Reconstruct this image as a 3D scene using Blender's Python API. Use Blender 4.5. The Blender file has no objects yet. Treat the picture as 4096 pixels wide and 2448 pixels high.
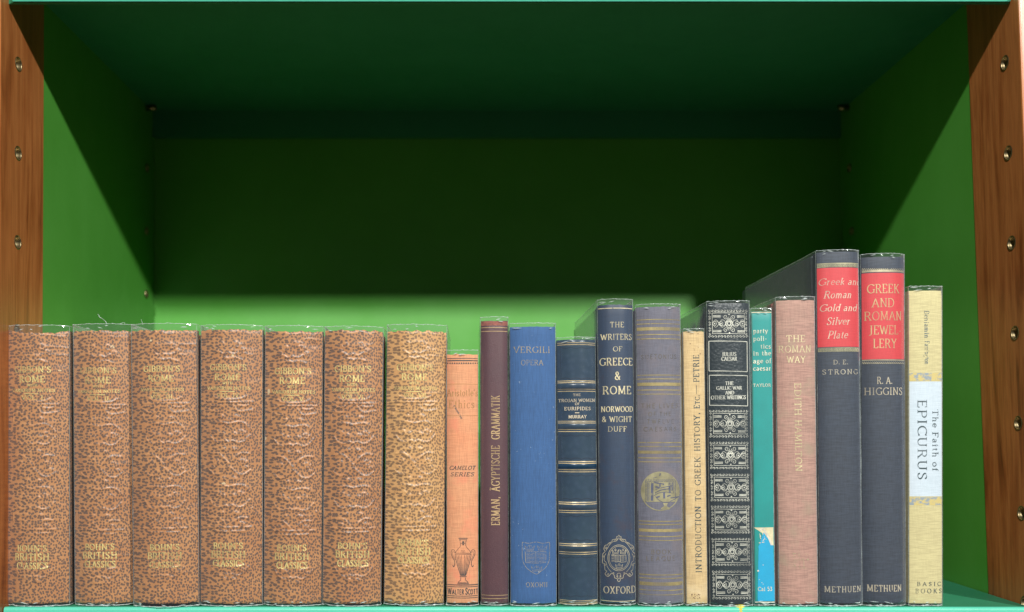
import bpy, math, random
import numpy as np
from math import pi, sin, cos, radians
from mathutils import Vector, noise

random.seed(7)
scene = bpy.context.scene
COL = scene.collection

# ------------------------------------------------------------------ camera
F = 3882.0                 # focal length in photo pixels (4096 wide)
PX, PY = 1886.0, 1721.0    # where the depth lines meet
ZC = 0.1207                # camera height over the shelf
cam_d = bpy.data.cameras.new("camera")
cam = bpy.data.objects.new("camera", cam_d)
COL.objects.link(cam)
cam.location = (0, 0, ZC)
cam.rotation_euler = (radians(90), 0, 0)
cam_d.sensor_width = 36.0
cam_d.lens = F / 4096 * 36.0
cam_d.shift_x = (2048 - PX) / 4096
cam_d.shift_y = (PY - 1224) / 4096
cam_d.clip_start = 0.01
cam_d.clip_end = 50
cam_d.dof.use_dof = True
cam_d.dof.focus_distance = 0.665
cam_d.dof.aperture_fstop = 5.6
scene.camera = cam

# ------------------------------------------------------------------ world (dim shop room)
w = bpy.data.worlds.new("World")
scene.world = w
w.use_nodes = True
wn = w.node_tree
bg = wn.nodes["Background"]
tc = wn.nodes.new("ShaderNodeTexCoord")
sep = wn.nodes.new("ShaderNodeSeparateXYZ")
wn.links.new(tc.outputs["Generated"], sep.inputs[0])
rmp = wn.nodes.new("ShaderNodeValToRGB")
rmp.color_ramp.elements[0].position = 0.35
rmp.color_ramp.elements[0].color = (0.30, 0.21, 0.14, 1)
rmp.color_ramp.elements[1].position = 0.85
rmp.color_ramp.elements[1].color = (0.75, 0.85, 0.92, 1)
mr = wn.nodes.new("ShaderNodeMapRange")
mr.inputs[1].default_value = -1
mr.inputs[2].default_value = 1
wn.links.new(sep.outputs["Z"], mr.inputs[0])
wn.links.new(mr.outputs[0], rmp.inputs[0])
wn.links.new(rmp.outputs[0], bg.inputs[0])
bg.inputs[1].default_value = 0.10

# ------------------------------------------------------------------ the two shop spotlights in front of the bookcase
def lamp(name, loc, target, size, power, color):
    ld = bpy.data.lights.new(name, 'AREA')
    ld.shape = 'DISK'
    ld.size = size
    ld.energy = power
    ld.color = color
    o = bpy.data.objects.new(name, ld)
    COL.objects.link(o)
    o.location = loc
    d = Vector(target) - Vector(loc)
    o.rotation_euler = d.to_track_quat('-Z', 'Y').to_euler()
    return o
# direction found from the shadow of the upper shelf on walls and back
lamp("spotlight_right", (1.22, 0.66 - 1.85, 0.4119 + 1.85 * 0.515), (0.05, 0.70, 0.15), 0.085, 62.0, (1.0, 0.975, 0.93))
lamp("spotlight_left", (-0.29, 0.66 - 1.85, 0.4119 + 1.85 * 0.555), (0.0, 0.70, 0.15), 0.085, 56.0, (1.0, 0.975, 0.93))

scene.view_settings.view_transform = 'Standard'
scene.view_settings.look = 'None'
scene.view_settings.gamma = 1.0
scene.view_settings.exposure = 0.0
scene.view_settings.use_curve_mapping = False
scene.cycles.use_denoising = True
scene.cycles.sample_clamp_indirect = 4.0
scene.cycles.transparent_max_bounces = 24
scene.cycles.max_bounces = 8
scene.cycles.caustics_reflective = False

# ------------------------------------------------------------------ helpers
def link_mesh(name, verts, faces, mat, parent=None, smooth=False):
    me = bpy.data.meshes.new(name)
    me.from_pydata([tuple(v) for v in verts], [], faces)
    me.update()
    if mat:
        me.materials.append(mat)
    if smooth:
        me.polygons.foreach_set("use_smooth", [True] * len(me.polygons))
    o = bpy.data.objects.new(name, me)
    COL.objects.link(o)
    if parent:
        o.parent = parent
    return o

def thing(name, label, cat, loc=(0, 0, 0), group=None):
    o = bpy.data.objects.new(name, None)
    o.empty_display_size = 0.01
    COL.objects.link(o)
    o.location = loc
    o["label"] = label
    o["category"] = cat
    if group:
        o["group"] = group
    return o

def box_vf(x0, x1, y0, y1, z0, z1, V, Fc):
    b = len(V)
    V += [(x0, y0, z0), (x1, y0, z0), (x1, y1, z0), (x0, y1, z0), (x0, y0, z1), (x1, y0, z1), (x1, y1, z1), (x0, y1, z1)]
    Fc += [(b, b+3, b+2, b+1), (b+4, b+5, b+6, b+7), (b, b+1, b+5, b+4), (b+1, b+2, b+6, b+5), (b+2, b+3, b+7, b+6), (b+3, b, b+4, b+7)]

def tube_vf(pts, r, V, Fc, n=6, rr=None):
    pts = [Vector(p) for p in pts]
    m = len(pts)
    b0 = len(V)
    for i, p in enumerate(pts):
        t = (pts[min(i+1, m-1)] - pts[max(i-1, 0)])
        if t.length < 1e-9:
            t = Vector((1, 0, 0))
        t.normalize()
        a = Vector((0, 0, 1)) if abs(t.z) < 0.8 else Vector((1, 0, 0))
        u = t.cross(a).normalized()
        v = t.cross(u)
        ri = rr[i] if rr else r
        for k in range(n):
            an = 2*pi*k/n
            V.append(tuple(p + u*(cos(an)*ri) + v*(sin(an)*ri)))
    for i in range(m-1):
        for k in range(n):
            k2 = (k+1) % n
            Fc.append((b0+i*n+k, b0+i*n+k2, b0+(i+1)*n+k2, b0+(i+1)*n+k))
    Fc.append(tuple(b0+k for k in reversed(range(n))))
    Fc.append(tuple(b0+(m-1)*n+k for k in range(n)))

# ------------------------------------------------------------------ materials
class NT:
    def __init__(s, name):
        s.m = bpy.data.materials.new(name)
        s.m.use_nodes = True
        s.t = s.m.node_tree
        s.N = s.t.nodes
        s.b = s.N["Principled BSDF"]
        s.out = s.N["Material Output"]
    def n(s, typ, **kw):
        x = s.N.new(typ)
        for k, v in kw.items():
            if k.startswith("i_"):
                x.inputs[k[2:].replace("_", " ")].default_value = v
            else:
                setattr(x, k, v)
        return x
    def l(s, a, b):
        s.t.links.new(a, b)
    def coords(s, scale=(1, 1, 1), shift=True):
        tcn = s.n("ShaderNodeTexCoord")
        mp = s.n("ShaderNodeMapping")
        s.l(tcn.outputs["Object"], mp.inputs["Vector"])
        mp.inputs["Scale"].default_value = scale
        if shift:
            oi = s.n("ShaderNodeObjectInfo")
            mul = s.n("ShaderNodeVectorMath", operation='SCALE')
            mul.inputs["Scale"].default_value = 7.3
            s.l(oi.outputs["Location"], mul.inputs[0])
            s.l(mul.outputs[0], mp.inputs["Location"])
        return mp.outputs[0]
    def noise(s, co, scale, detail=3, rough=.55, dist=0):
        x = s.n("ShaderNodeTexNoise")
        x.inputs["Scale"].default_value = scale
        x.inputs["Detail"].default_value = detail
        x.inputs["Roughness"].default_value = rough
        x.inputs["Distortion"].default_value = dist
        s.l(co, x.inputs["Vector"])
        return x.outputs["Fac"]
    def ramp(s, fac, stops, interp='LINEAR'):
        r = s.n("ShaderNodeValToRGB")
        cr = r.color_ramp
        cr.interpolation = interp
        while len(cr.elements) < len(stops):
            cr.elements.new(0.5)
        for e, (p, c) in zip(cr.elements, stops):
            e.position = p
            e.color = c if len(c) == 4 else (*c, 1)
        s.l(fac, r.inputs[0])
        return r.outputs[0]
    def mix(s, fac, a, b, blend='MIX'):
        x = s.n("ShaderNodeMix", data_type='RGBA', blend_type=blend)
        for sock, v in ((x.inputs[0], fac), (x.inputs[6], a), (x.inputs[7], b)):
            if hasattr(v, "links"):
                s.l(v, sock)
            elif isinstance(v, (int, float)):
                sock.default_value = v
            else:
                sock.default_value = (*v, 1) if len(v) == 3 else v
        return x.outputs[2]
    def bump(s, h, strength, dist, prev=None):
        x = s.n("ShaderNodeBump")
        x.inputs["Strength"].default_value = strength
        x.inputs["Distance"].default_value = dist
        s.l(h, x.inputs["Height"])
        if prev:
            s.l(prev, x.inputs["Normal"])
        return x.outputs[0]

def grey(v):
    return (v, v, v, 1)

def mat_mottled(name, tan, tan2, dark):
    t = NT(name)
    co = t.coords()
    # slightly distorted cells
    nz = t.n("ShaderNodeTexNoise"); nz.inputs["Scale"].default_value = 330; nz.inputs["Detail"].default_value = 2
    t.l(co, nz.inputs["Vector"])
    sc = t.n("ShaderNodeVectorMath", operation='SCALE'); sc.inputs["Scale"].default_value = 0.0013
    t.l(nz.outputs["Color"], sc.inputs[0])
    ad = t.n("ShaderNodeVectorMath", operation='ADD')
    t.l(co, ad.inputs[0]); t.l(sc.outputs[0], ad.inputs[1])
    # the paper wraps round the spine, so the spots run on x + y and z
    sx = t.n("ShaderNodeSeparateXYZ"); t.l(ad.outputs[0], sx.inputs[0])
    xy = t.n("ShaderNodeMath", operation='ADD'); t.l(sx.outputs[0], xy.inputs[0]); t.l(sx.outputs[1], xy.inputs[1])
    cb = t.n("ShaderNodeCombineXYZ"); t.l(xy.outputs[0], cb.inputs[0]); t.l(sx.outputs[2], cb.inputs[1])
    v = t.n("ShaderNodeTexVoronoi", voronoi_dimensions='2D'); v.inputs["Scale"].default_value = 500
    v.inputs["Randomness"].default_value = .82
    t.l(cb.outputs[0], v.inputs["Vector"])
    big = t.noise(co, 420, 2)
    sub = t.n("ShaderNodeMath", operation='MULTIPLY_ADD')
    t.l(big, sub.inputs[0]); sub.inputs[1].default_value = 0.24
    t.l(v.outputs["Distance"], sub.inputs[2])
    spot = t.ramp(sub.outputs[0], [(0.42, grey(.92)), (0.58, grey(0))])
    base = t.mix(t.ramp(t.noise(co, 60, 4), [(0.35, grey(0)), (0.65, grey(1))]), tan, tan2)
    fine = t.noise(co, 900, 2)
    base = t.mix(t.ramp(fine, [(0.3, grey(0)), (0.8, grey(.45))]), base, (tan[0]*.6, tan[1]*.6, tan[2]*.6))
    colr = t.mix(spot, base, dark)
    t.l(colr, t.b.inputs["Base Color"])
    t.b.inputs["Roughness"].default_value = .40
    h = t.noise(co, 600, 3)
    t.l(t.bump(h, .3, .0003), t.b.inputs["Normal"])
    return t.m

def mat_cloth(name, c, c2=None, weave=1700, amp=.25, vertical=.5, stain=None, rough=.75, bumpd=.00012, fleck=None):
    """woven book cloth: fine horizontal and vertical threads, broad fading"""
    t = NT(name)
    c2 = c2 or tuple(x*.72 for x in c)
    hco = t.coords((140, 140, weave*1.5))
    vco = t.coords((weave*1.5, 140, 140))
    co = t.coords()
    a = t.noise(hco, 1, 1)
    b = t.noise(vco, 1, 1)
    th = t.mix(vertical, a, b)
    fac = t.ramp(th, [(0.36, grey(0)), (0.62, grey(1))])
    broad = t.ramp(t.noise(co, 28, 4, .6), [(0.32, grey(0)), (0.7, grey(1))])
    base = t.mix(broad, c, c2)
    dk = t.mix(1.0, base, grey(1 - amp), 'MULTIPLY')
    lt = t.mix(amp * .5, base, (min(1, c[0]*1.8+.05), min(1, c[1]*1.8+.05), min(1, c[2]*1.8+.05)))
    colr = t.mix(fac, dk, lt)
    if stain:
        m = t.ramp(t.noise(co, 55, 5, .65), [(0.52, grey(0)), (0.68, grey(.75))])
        colr = t.mix(m, colr, stain)
    if fleck:
        m = t.ramp(t.noise(co, 420, 4, .7, .4), [(0.66, grey(0)), (0.70, grey(1))])
        m2 = t.ramp(t.noise(co, 30, 3, .7), [(0.48, grey(0)), (0.62, grey(1))])
        m = t.mix(1.0, m, m2, 'MULTIPLY')
        colr = t.mix(m, colr, fleck)
    t.l(colr, t.b.inputs["Base Color"])
    t.b.inputs["Roughness"].default_value = rough
    t.l(t.bump(th, .6, bumpd), t.b.inputs["Normal"])
    return t.m

def mat_leather(name, c, c2, scale=600, dist=.0005, rough=.42):
    t = NT(name)
    co = t.coords()
    v = t.n("ShaderNodeTexVoronoi", feature='SMOOTH_F1'); v.inputs["Scale"].default_value = scale
    t.l(co, v.inputs["Vector"])
    broad = t.ramp(t.noise(co, 40, 5, .6), [(0.3, grey(0)), (0.7, grey(1))])
    base = t.mix(broad, c, c2)
    worn = t.ramp(v.outputs["Distance"], [(0.1, grey(.25)), (0.5, grey(0))])
    base = t.mix(worn, base, (c[0]*1.6+.03, c[1]*1.6+.03, c[2]*1.6+.03))
    t.l(base, t.b.inputs["Base Color"])
    t.b.inputs["Roughness"].default_value = rough
    inv = t.ramp(v.outputs["Distance"], [(0.0, grey(1)), (0.8, grey(0))])
    t.l(t.bump(inv, .7, dist), t.b.inputs["Normal"])
    return t.m

def mat_foil(name, c, wear=0.0, metal=.25, rough=.4, scale=420):
    """stamped foil or ink; wear lets the cloth below show through in flakes"""
    t = NT(name)
    co = t.coords()
    vary = t.noise(co, 260, 3)
    colr = t.mix(t.ramp(vary, [(0.35, grey(0)), (0.65, grey(1))]), c, tuple(x*.72 for x in c))
    t.l(colr, t.b.inputs["Base Color"])
    t.b.inputs["Metallic"].default_value = metal
    t.b.inputs["Roughness"].default_value = rough
    if wear > 0:
        m = t.ramp(t.noise(co, scale, 4, .7), [(wear - .04, grey(0)), (wear + .05, grey(1))])
        m2 = t.ramp(t.noise(co, 60, 2, .5), [(.3, grey(.45)), (.6, grey(1))])
        m = t.mix(1.0, m, m2, 'MULTIPLY')
        tr = t.n("ShaderNodeBsdfTransparent")
        mx = t.n("ShaderNodeMixShader")
        t.l(m, mx.inputs[0]); t.l(tr.outputs[0], mx.inputs[1]); t.l(t.b.outputs[0], mx.inputs[2])
        t.l(mx.outputs[0], t.out.inputs[0])
    return t.m

def mat_plain(name, c, rough=.6, metal=0, nscale=80, var=.15, bumps=0, bscale=900):
    t = NT(name)
    co = t.coords()
    f = t.ramp(t.noise(co, nscale, 4, .6), [(0.3, grey(0)), (0.7, grey(1))])
    t.l(t.mix(f, tuple(x*(1-var) for x in c), tuple(min(1, x*(1+var)) for x in c)), t.b.inputs["Base Color"])
    t.b.inputs["Roughness"].default_value = rough
    t.b.inputs["Metallic"].default_value = metal
    if bumps:
        t.l(t.bump(t.noise(co, bscale, 3), .5, bumps), t.b.inputs["Normal"])
    return t.m

def mat_film():
    t = NT("clear_film")
    t.N.remove(t.b)
    co = t.coords()
    tr = t.n("ShaderNodeBsdfTransparent"); tr.inputs[0].default_value = (.985, .995, .99, 1)
    gl = t.n("ShaderNodeBsdfGlossy"); gl.inputs["Roughness"].default_value = .08
    df = t.n("ShaderNodeBsdfDiffuse"); df.inputs[0].default_value = (.66, .72, .80, 1)
    fw = t.n("ShaderNodeLayerWeight"); fw.inputs[0].default_value = .5
    pw = t.n("ShaderNodeMath", operation='POWER'); pw.inputs[1].default_value = 4.2
    fr = t.n("ShaderNodeMath", operation='MULTIPLY_ADD'); fr.inputs[1].default_value = .90; fr.inputs[2].default_value = .06
    t.l(fw.outputs["Facing"], pw.inputs[0]); t.l(pw.outputs[0], fr.inputs[0])
    lw = t.n("ShaderNodeLayerWeight"); lw.inputs[0].default_value = .5
    co2 = t.coords((1, 1, .25))
    h = t.noise(co2, 120, 3, .5, .6)
    h2 = t.noise(co, 700, 2, .5)
    b1 = t.bump(h, .35, .0012)
    b2 = t.bump(h2, .12, .0002, b1)
    t.l(b2, gl.inputs["Normal"]); t.l(b1, fw.inputs["Normal"])
    hz = t.ramp(lw.outputs["Facing"], [(0.0, grey(.03)), (0.35, grey(.05)), (0.6, grey(.12)), (0.85, grey(.32)), (1.0, grey(.55))])
    m1 = t.n("ShaderNodeMixShader")
    t.l(hz, m1.inputs[0]); t.l(tr.outputs[0], m1.inputs[1]); t.l(df.outputs[0], m1.inputs[2])
    m2 = t.n("ShaderNodeMixShader")
    t.l(fr.outputs[0], m2.inputs[0]); t.l(m1.outputs[0], m2.inputs[1]); t.l(gl.outputs[0], m2.inputs[2])
    t.l(m2.outputs[0], t.out.inputs[0])
    return t.m

def mat_film_edge():
    t = NT("film_cut_edge")
    t.N.remove(t.b)
    co = t.coords()
    tr = t.n("ShaderNodeBsdfTransparent")
    df = t.n("ShaderNodeBsdfDiffuse"); df.inputs[0].default_value = (.8, .9, .88, 1)
    gl = t.n("ShaderNodeBsdfGlossy"); gl.inputs["Roughness"].default_value = .22
    gl.inputs[0].default_value = (.95, .97, .96, 1)
    m1 = t.n("ShaderNodeMixShader"); m1.inputs[0].default_value = .35
    t.l(df.outputs[0], m1.inputs[1]); t.l(gl.outputs[0], m1.inputs[2])
    f = t.ramp(t.noise(co, 260, 3, .6), [(0.34, grey(.25)), (0.66, grey(.75))])
    m2 = t.n("ShaderNodeMixShader")
    t.l(f, m2.inputs[0]); t.l(tr.outputs[0], m2.inputs[1]); t.l(m1.outputs[0], m2.inputs[2])
    t.l(m2.outputs[0], t.out.inputs[0])
    return t.m

def mat_wood(name, c1, c2, c3):
    t = NT(name)
    co = t.coords((60, 60, 4.5), shift=False)
    fine = t.coords((700, 700, 22), shift=False)
    wav = t.noise(co, 1, 5, .6, .6)
    fi = t.noise(fine, 1, 3, .6)
    base = t.ramp(wav, [(0.30, c3), (0.42, c1), (0.52, c2), (0.60, c1), (0.70, c3)])
    base = t.mix(t.ramp(fi, [(0.35, grey(.40)), (0.6, grey(0))]), base, tuple(x*.55 for x in c1))
    blotch = t.ramp(t.noise(t.coords((1, 1, .5), shift=False), 38, 3, .6), [(0.35, grey(0)), (0.75, grey(.45))])
    base = t.mix(blotch, base, (c2[0]*1.1, c2[1]*1.1, c2[2]*1.15))
    t.l(base, t.b.inputs["Base Color"])
    t.b.inputs["Roughness"].default_value = .30
    t.l(t.bump(fi, .18, .0003), t.b.inputs["Normal"])
    return t.m

def mat_painted(name, c, c2, rough, bumpy, scale=420):
    t = NT(name)
    co = t.coords(shift=False)
    f = t.ramp(t.noise(co, 14, 4, .6), [(0.3, grey(0)), (0.7, grey(1))])
    base = t.mix(f, c, c2)
    spk = t.ramp(t.noise(co, 300, 4, .7), [(0.62, grey(0)), (0.78, grey(.3))])
    base = t.mix(spk, base, tuple(min(1, x*1.35+.02) for x in c))
    t.l(base, t.b.inputs["Base Color"])
    t.b.inputs["Roughness"].default_value = rough
    rr = t.ramp(t.noise(t.coords((1, 1, .35), shift=False), 26, 4, .6), [(0.3, grey(rough-.06)), (0.7, grey(rough+.12))])
    t.l(rr, t.b.inputs["Roughness"])
    t.l(t.bump(t.noise(co, scale, 4, .6), .35, bumpy), t.b.inputs["Normal"])
    return t.m

M = {}
M['film'] = mat_film()
M['edge'] = mat_film_edge()
M['wood'] = mat_wood("reddish_wood", (.33, .100, .026), (.47, .17, .05), (.11, .027, .008))
M['green'] = mat_painted("green_painted_panel", (.074, .305, .038), (.088, .335, .050), .40, .00008, 260)
M['teal'] = mat_painted("teal_painted_steel", (.020, .185, .092), (.024, .205, .105), .55, .0003, 520)
M['teal_lit'] = mat_painted("light_teal_lit_lip", (.072, .45, .315), (.082, .50, .35), .45, .00045, 620)  # light falling on the shelf lip, painted as a paler teal
M['brass'] = mat_plain("brass", (.36, .29, .16), .42, 1.0, 300, .08)
M['dark_hole'] = mat_plain("dark_bore", (.02, .014, .01), .8)
M['paper'] = mat_plain("page_paper", (.62, .55, .40), .8, 0, 300, .12)
M['mottled'] = mat_mottled("mottled_calf_paper", (.53, .25, .095), (.46, .195, .07), (.11, .066, .048))
M['mottled_gold'] = mat_mottled("mottled_golden_calf_paper", (.66, .37, .14), (.60, .30, .105), (.19, .105, .05))
M['gold_worn'] = mat_foil("worn_gold_foil", (.88, .70, .26), .38, .2, .45)
M['gold_faint'] = mat_foil("faded_gold_foil", (.62, .52, .26), .50, .15, .5)
M['gold'] = mat_foil("gold_foil", (.92, .80, .50), .30, .15, .4)
M['gold_dull'] = mat_foil("dull_gold_band", (.42, .33, .13), .34, .2, .5, 300)
M['brown_stamp'] = mat_foil("darkened_stamping", (.16, .13, .10), .40, 0, .6)
M['cream_ink'] = mat_foil("cream_foil", (.86, .86, .74), .30, .05, .45)
M['black_ink'] = mat_foil("black_ink", (.035, .045, .045), .33, 0, .6)
M['navy_ink'] = mat_foil("dark_green_ink", (.03, .065, .075), .36, 0, .6)
M['brass_leaf'] = mat_foil("antique_gold_leaf", (.40, .36, .20), .25, .2, .5)

# ------------------------------------------------------------------ stroke alphabet (cap height 1)
# flags: c smooth curve; b / e serif at begin / end; B / E upright beak at begin / end
def arcp(cx, cy, rx, ry, a0, a1, n=None):
    n = n or max(5, int(abs(a1-a0)/18))
    return [(cx+rx*cos(radians(a0+(a1-a0)*i/n)), cy+ry*sin(radians(a0+(a1-a0)*i/n))) for i in range(n+1)]

GL = {
 'A': (.86, [('b', [(.08, 0), (.43, 1)]), ('e', [(.43, 1), (.78, 0)]), ('', [(.20, .36), (.66, .36)])]),
 'B': (.68, [('be', [(.14, 0), (.14, 1)]), ('', [(.14, 1), (.36, 1)]+arcp(.36, .76, .22, .24, 90, -90)+[(.14, .52)]), ('', [(.14, .52), (.38, .52)]+arcp(.38, .26, .25, .26, 90, -90)+[(.14, 0)])]),
 'C': (.76, [('', arcp(.46, .5, .40, .5, 42, 318)), ('', [(.755, .82), (.755, 1.0)]), ('', [(.755, .04), (.755, .2)])]),
 'D': (.82, [('be', [(.14, 0), (.14, 1)]), ('', [(.14, 1), (.34, 1)]+arcp(.34, .5, .42, .5, 90, -90)+[(.14, 0)])]),
 'E': (.66, [('be', [(.14, 0), (.14, 1)]), ('E', [(.14, 1), (.58, 1)]), ('', [(.14, .52), (.48, .52)]), ('E', [(.14, 0), (.60, 0)])]),
 'F': (.62, [('be', [(.14, 0), (.14, 1)]), ('E', [(.14, 1), (.58, 1)]), ('', [(.14, .52), (.46, .52)])]),
 'G': (.84, [('', arcp(.46, .5, .40, .5, 45, 322)), ('e', [(.77, .04), (.77, .42)]), ('', [(.755, .82), (.755, 1.0)])]),
 'H': (.84, [('be', [(.15, 0), (.15, 1)]), ('be', [(.69, 0), (.69, 1)]), ('', [(.15, .52), (.69, .52)])]),
 'I': (.32, [('be', [(.16, 0), (.16, 1)])]),
 'J': (.44, [('b', [(.28, 1), (.28, .1)]+arcp(.10, .08, .18, .18, 0, -120, 6))]),
 'K': (.80, [('be', [(.15, 0), (.15, 1)]), ('b', [(.66, 1), (.16, .45)]), ('e', [(.32, .60), (.70, 0)])]),
 'L': (.62, [('be', [(.14, 0), (.14, 1)]), ('E', [(.14, 0), (.58, 0)])]),
 'M': (1.0, [('be', [(.14, 0), (.16, 1)]), ('', [(.16, 1), (.50, .08)]), ('', [(.50, .08), (.84, 1)]), ('be', [(.86, 0), (.84, 1)])]),
 'N': (.86, [('be', [(.14, 0), (.14, 1)]), ('', [(.14, 1), (.72, .0)]), ('e', [(.72, 0), (.72, 1)])]),
 'O': (.88, [('o', arcp(.44, .5, .38, .5, 0, 360, 22))]),
 'P': (.66, [('be', [(.14, 0), (.14, 1)]), ('', [(.14, 1), (.36, 1)]+arcp(.36, .73, .24, .27, 90, -90)+[(.14, .46)])]),
 'R': (.76, [('be', [(.14, 0), (.14, 1)]), ('', [(.14, 1), (.36, 1)]+arcp(.36, .75, .23, .25, 90, -90)+[(.14, .50)]), ('e', [(.38, .50), (.68, 0)])]),
 'S': (.62, [('c', [(.51, .80), (.46, .95), (.30, 1.0), (.13, .91), (.11, .72), (.26, .56), (.40, .47), (.52, .30), (.47, .08), (.30, 0), (.14, .05), (.09, .22)])]),
 'T': (.74, [('b', [(.37, 0), (.37, 1)]), ('BE', [(.06, 1), (.68, 1)])]),
 'U': (.82, [('b', [(.15, 1), (.15, .3)]+arcp(.41, .3, .26, .3, 180, 360, 9)+[(.67, 1)]), ('e', [(.67, .8), (.67, 1)])]),
 'V': (.80, [('b', [(.08, 1), (.41, 0)]), ('e', [(.41, 0), (.73, 1)])]),
 'W': (1.12, [('b', [(.07, 1), (.33, 0)]), ('', [(.33, 0), (.56, .92)]), ('', [(.56, .92), (.80, 0)]), ('e', [(.80, 0), (1.05, 1)])]),
 'X': (.80, [('be', [(.12, 1), (.68, 0)]), ('be', [(.66, 1), (.12, 0)])]),
 'Y': (.78, [('b', [(.08, 1), (.39, .48)]), ('b', [(.70, 1), (.39, .48)]), ('e', [(.39, .48), (.39, 0)])]),
 '&': (.80, [('c', [(.70, .48), (.60, .20), (.36, 0), (.12, .16), (.20, .42), (.44, .58), (.52, .80), (.36, .99), (.20, .82), (.34, .52), (.72, 0)])]),
 '.': (.22, [('d', [(.11, .06)])]),
 ',': (.24, [('d', [(.12, .06)]), ('', [(.15, .04), (.08, -.14)])]),
 "'": (.20, [('', [(.12, 1), (.08, .76)])]),
 '-': (.40, [('', [(.05, .36), (.35, .36)])]),
 '_': (.95, [('', [(.05, .36), (.90, .36)])]),
 '3': (.56, [('c', [(.08, .88), (.26, 1), (.46, .80), (.24, .54)]), ('c', [(.24, .54), (.5, .36), (.44, .06), (.22, 0), (.06, .12)])]),
 '5': (.56, [('', [(.46, 1), (.14, 1), (.12, .56)]), ('c', [(.12, .56), (.34, .62), (.5, .36), (.36, .02), (.08, .06)])]),
 'a': (.54, [('c', [(.08, .54), (.22, .63), (.38, .56), (.40, .40)]), ('', [(.40, .42), (.40, .06), (.48, 0)]), ('c', [(.40, .36), (.18, .32), (.08, .16), (.18, 0), (.32, .04), (.40, .14)])]),
 'c': (.50, [('', arcp(.30, .31, .24, .32, 48, 315))]),
 'd': (.60, [('o', arcp(.27, .31, .21, .32, 0, 360, 16)), ('b', [(.48, 1.0), (.48, 0), (.56, 0)])]),
 'e': (.52, [('', [(.08, .36), (.46, .36)]+arcp(.28, .33, .21, .31, 8, 318, 14))]),
 'f': (.38, [('', arcp(.32, .82, .14, .18, 60, 180, 5)+[(.18, 0)]), ('', [(.05, .62), (.34, .62)]), ('', [(.08, 0), (.30, 0)])]),
 'g': (.54, [('o', arcp(.25, .42, .17, .20, 0, 360, 14)), ('c', [(.16, .24), (.12, .10), (.40, .04), (.46, -.12), (.26, -.28), (.06, -.16), (.14, -.02)]), ('', [(.38, .56), (.50, .62)])]),
 'h': (.62, [('b', [(.14, 1), (.14, 0)]), ('', [(.06, 0), (.22, 0)]), ('c', [(.14, .44), (.30, .62), (.46, .52), (.46, .30), (.46, 0)]), ('', [(.38, 0), (.56, 0)])]),
 'i': (.30, [('b', [(.15, .62), (.15, 0)]), ('', [(.06, 0), (.25, 0)]), ('d', [(.14, .88)])]),
 'j': (.28, [('c', [(.15, .62), (.15, .2), (.14, -.1), (.02, -.24)]), ('d', [(.14, .88)])]),
 'k': (.58, [('b', [(.14, 1), (.14, 0)]), ('', [(.06, 0), (.22, 0)]), ('', [(.44, .62), (.14, .26)]), ('', [(.24, .36), (.52, 0)])]),
 'l': (.30, [('b', [(.15, 1), (.15, 0)]), ('', [(.06, 0), (.25, 0)])]),
 'm': (.92, [('b', [(.14, .62), (.14, 0)]), ('', [(.06, 0), (.22, 0)]), ('c', [(.14, .46), (.28, .62), (.42, .52), (.44, .3), (.44, 0)]), ('c', [(.44, .46), (.58, .62), (.72, .52), (.76, .3), (.76, 0)]), ('', [(.38, 0), (.51, 0)]), ('', [(.70, 0), (.86, 0)])]),
 'n': (.62, [('b', [(.14, .62), (.14, 0)]), ('', [(.06, 0), (.22, 0)]), ('c', [(.14, .44), (.30, .62), (.46, .52), (.46, .30), (.46, 0)]), ('', [(.38, 0), (.56, 0)])]),
 'o': (.56, [('o', arcp(.28, .31, .22, .32, 0, 360, 16))]),
 'p': (.60, [('b', [(.14, .62), (.14, -.30)]), ('', [(.05, -.30), (.24, -.30)]), ('o', arcp(.34, .31, .20, .32, 0, 360, 16))]),
 'r': (.42, [('b', [(.14, .62), (.14, 0)]), ('', [(.06, 0), (.24, 0)]), ('c', [(.14, .40), (.24, .58), (.38, .60)])]),
 's': (.46, [('c', [(.37, .50), (.30, .61), (.16, .62), (.09, .50), (.16, .38), (.30, .28), (.38, .14), (.28, .01), (.14, 0), (.07, .13)])]),
 't': (.38, [('', [(.18, .84), (.18, .10), (.24, 0), (.35, .05)]), ('', [(.05, .62), (.34, .62)])]),
 'u': (.62, [('b', [(.14, .62), (.14, .2)]+arcp(.29, .18, .15, .18, 180, 300, 5)+[(.46, .16)]), ('b', [(.46, .62), (.46, 0), (.55, 0)])]),
 'v': (.56, [('b', [(.07, .62), (.28, 0)]), ('b', [(.50, .62), (.28, 0)])]),
 'y': (.56, [('b', [(.07, .62), (.29, .02)]), ('b', [(.51, .62), (.22, -.24), (.08, -.24)])]),
}

def catmull(P, n=6):
    if len(P) < 3:
        return P
    Q = [P[0]] + list(P) + [P[-1]]
    out = []
    for i in range(1, len(Q)-2):
        p0, p1, p2, p3 = Q[i-1], Q[i], Q[i+1], Q[i+2]
        for k in range(n):
            t = k/n
            out.append(tuple(.5*((2*p1[j])+(-p0[j]+p2[j])*t+(2*p0[j]-5*p1[j]+4*p2[j]-p3[j])*t*t+(-p0[j]+3*p1[j]-3*p2[j]+p3[j])*t**3) for j in (0, 1)))
    out.append(tuple(P[-1]))
    return out

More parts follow.
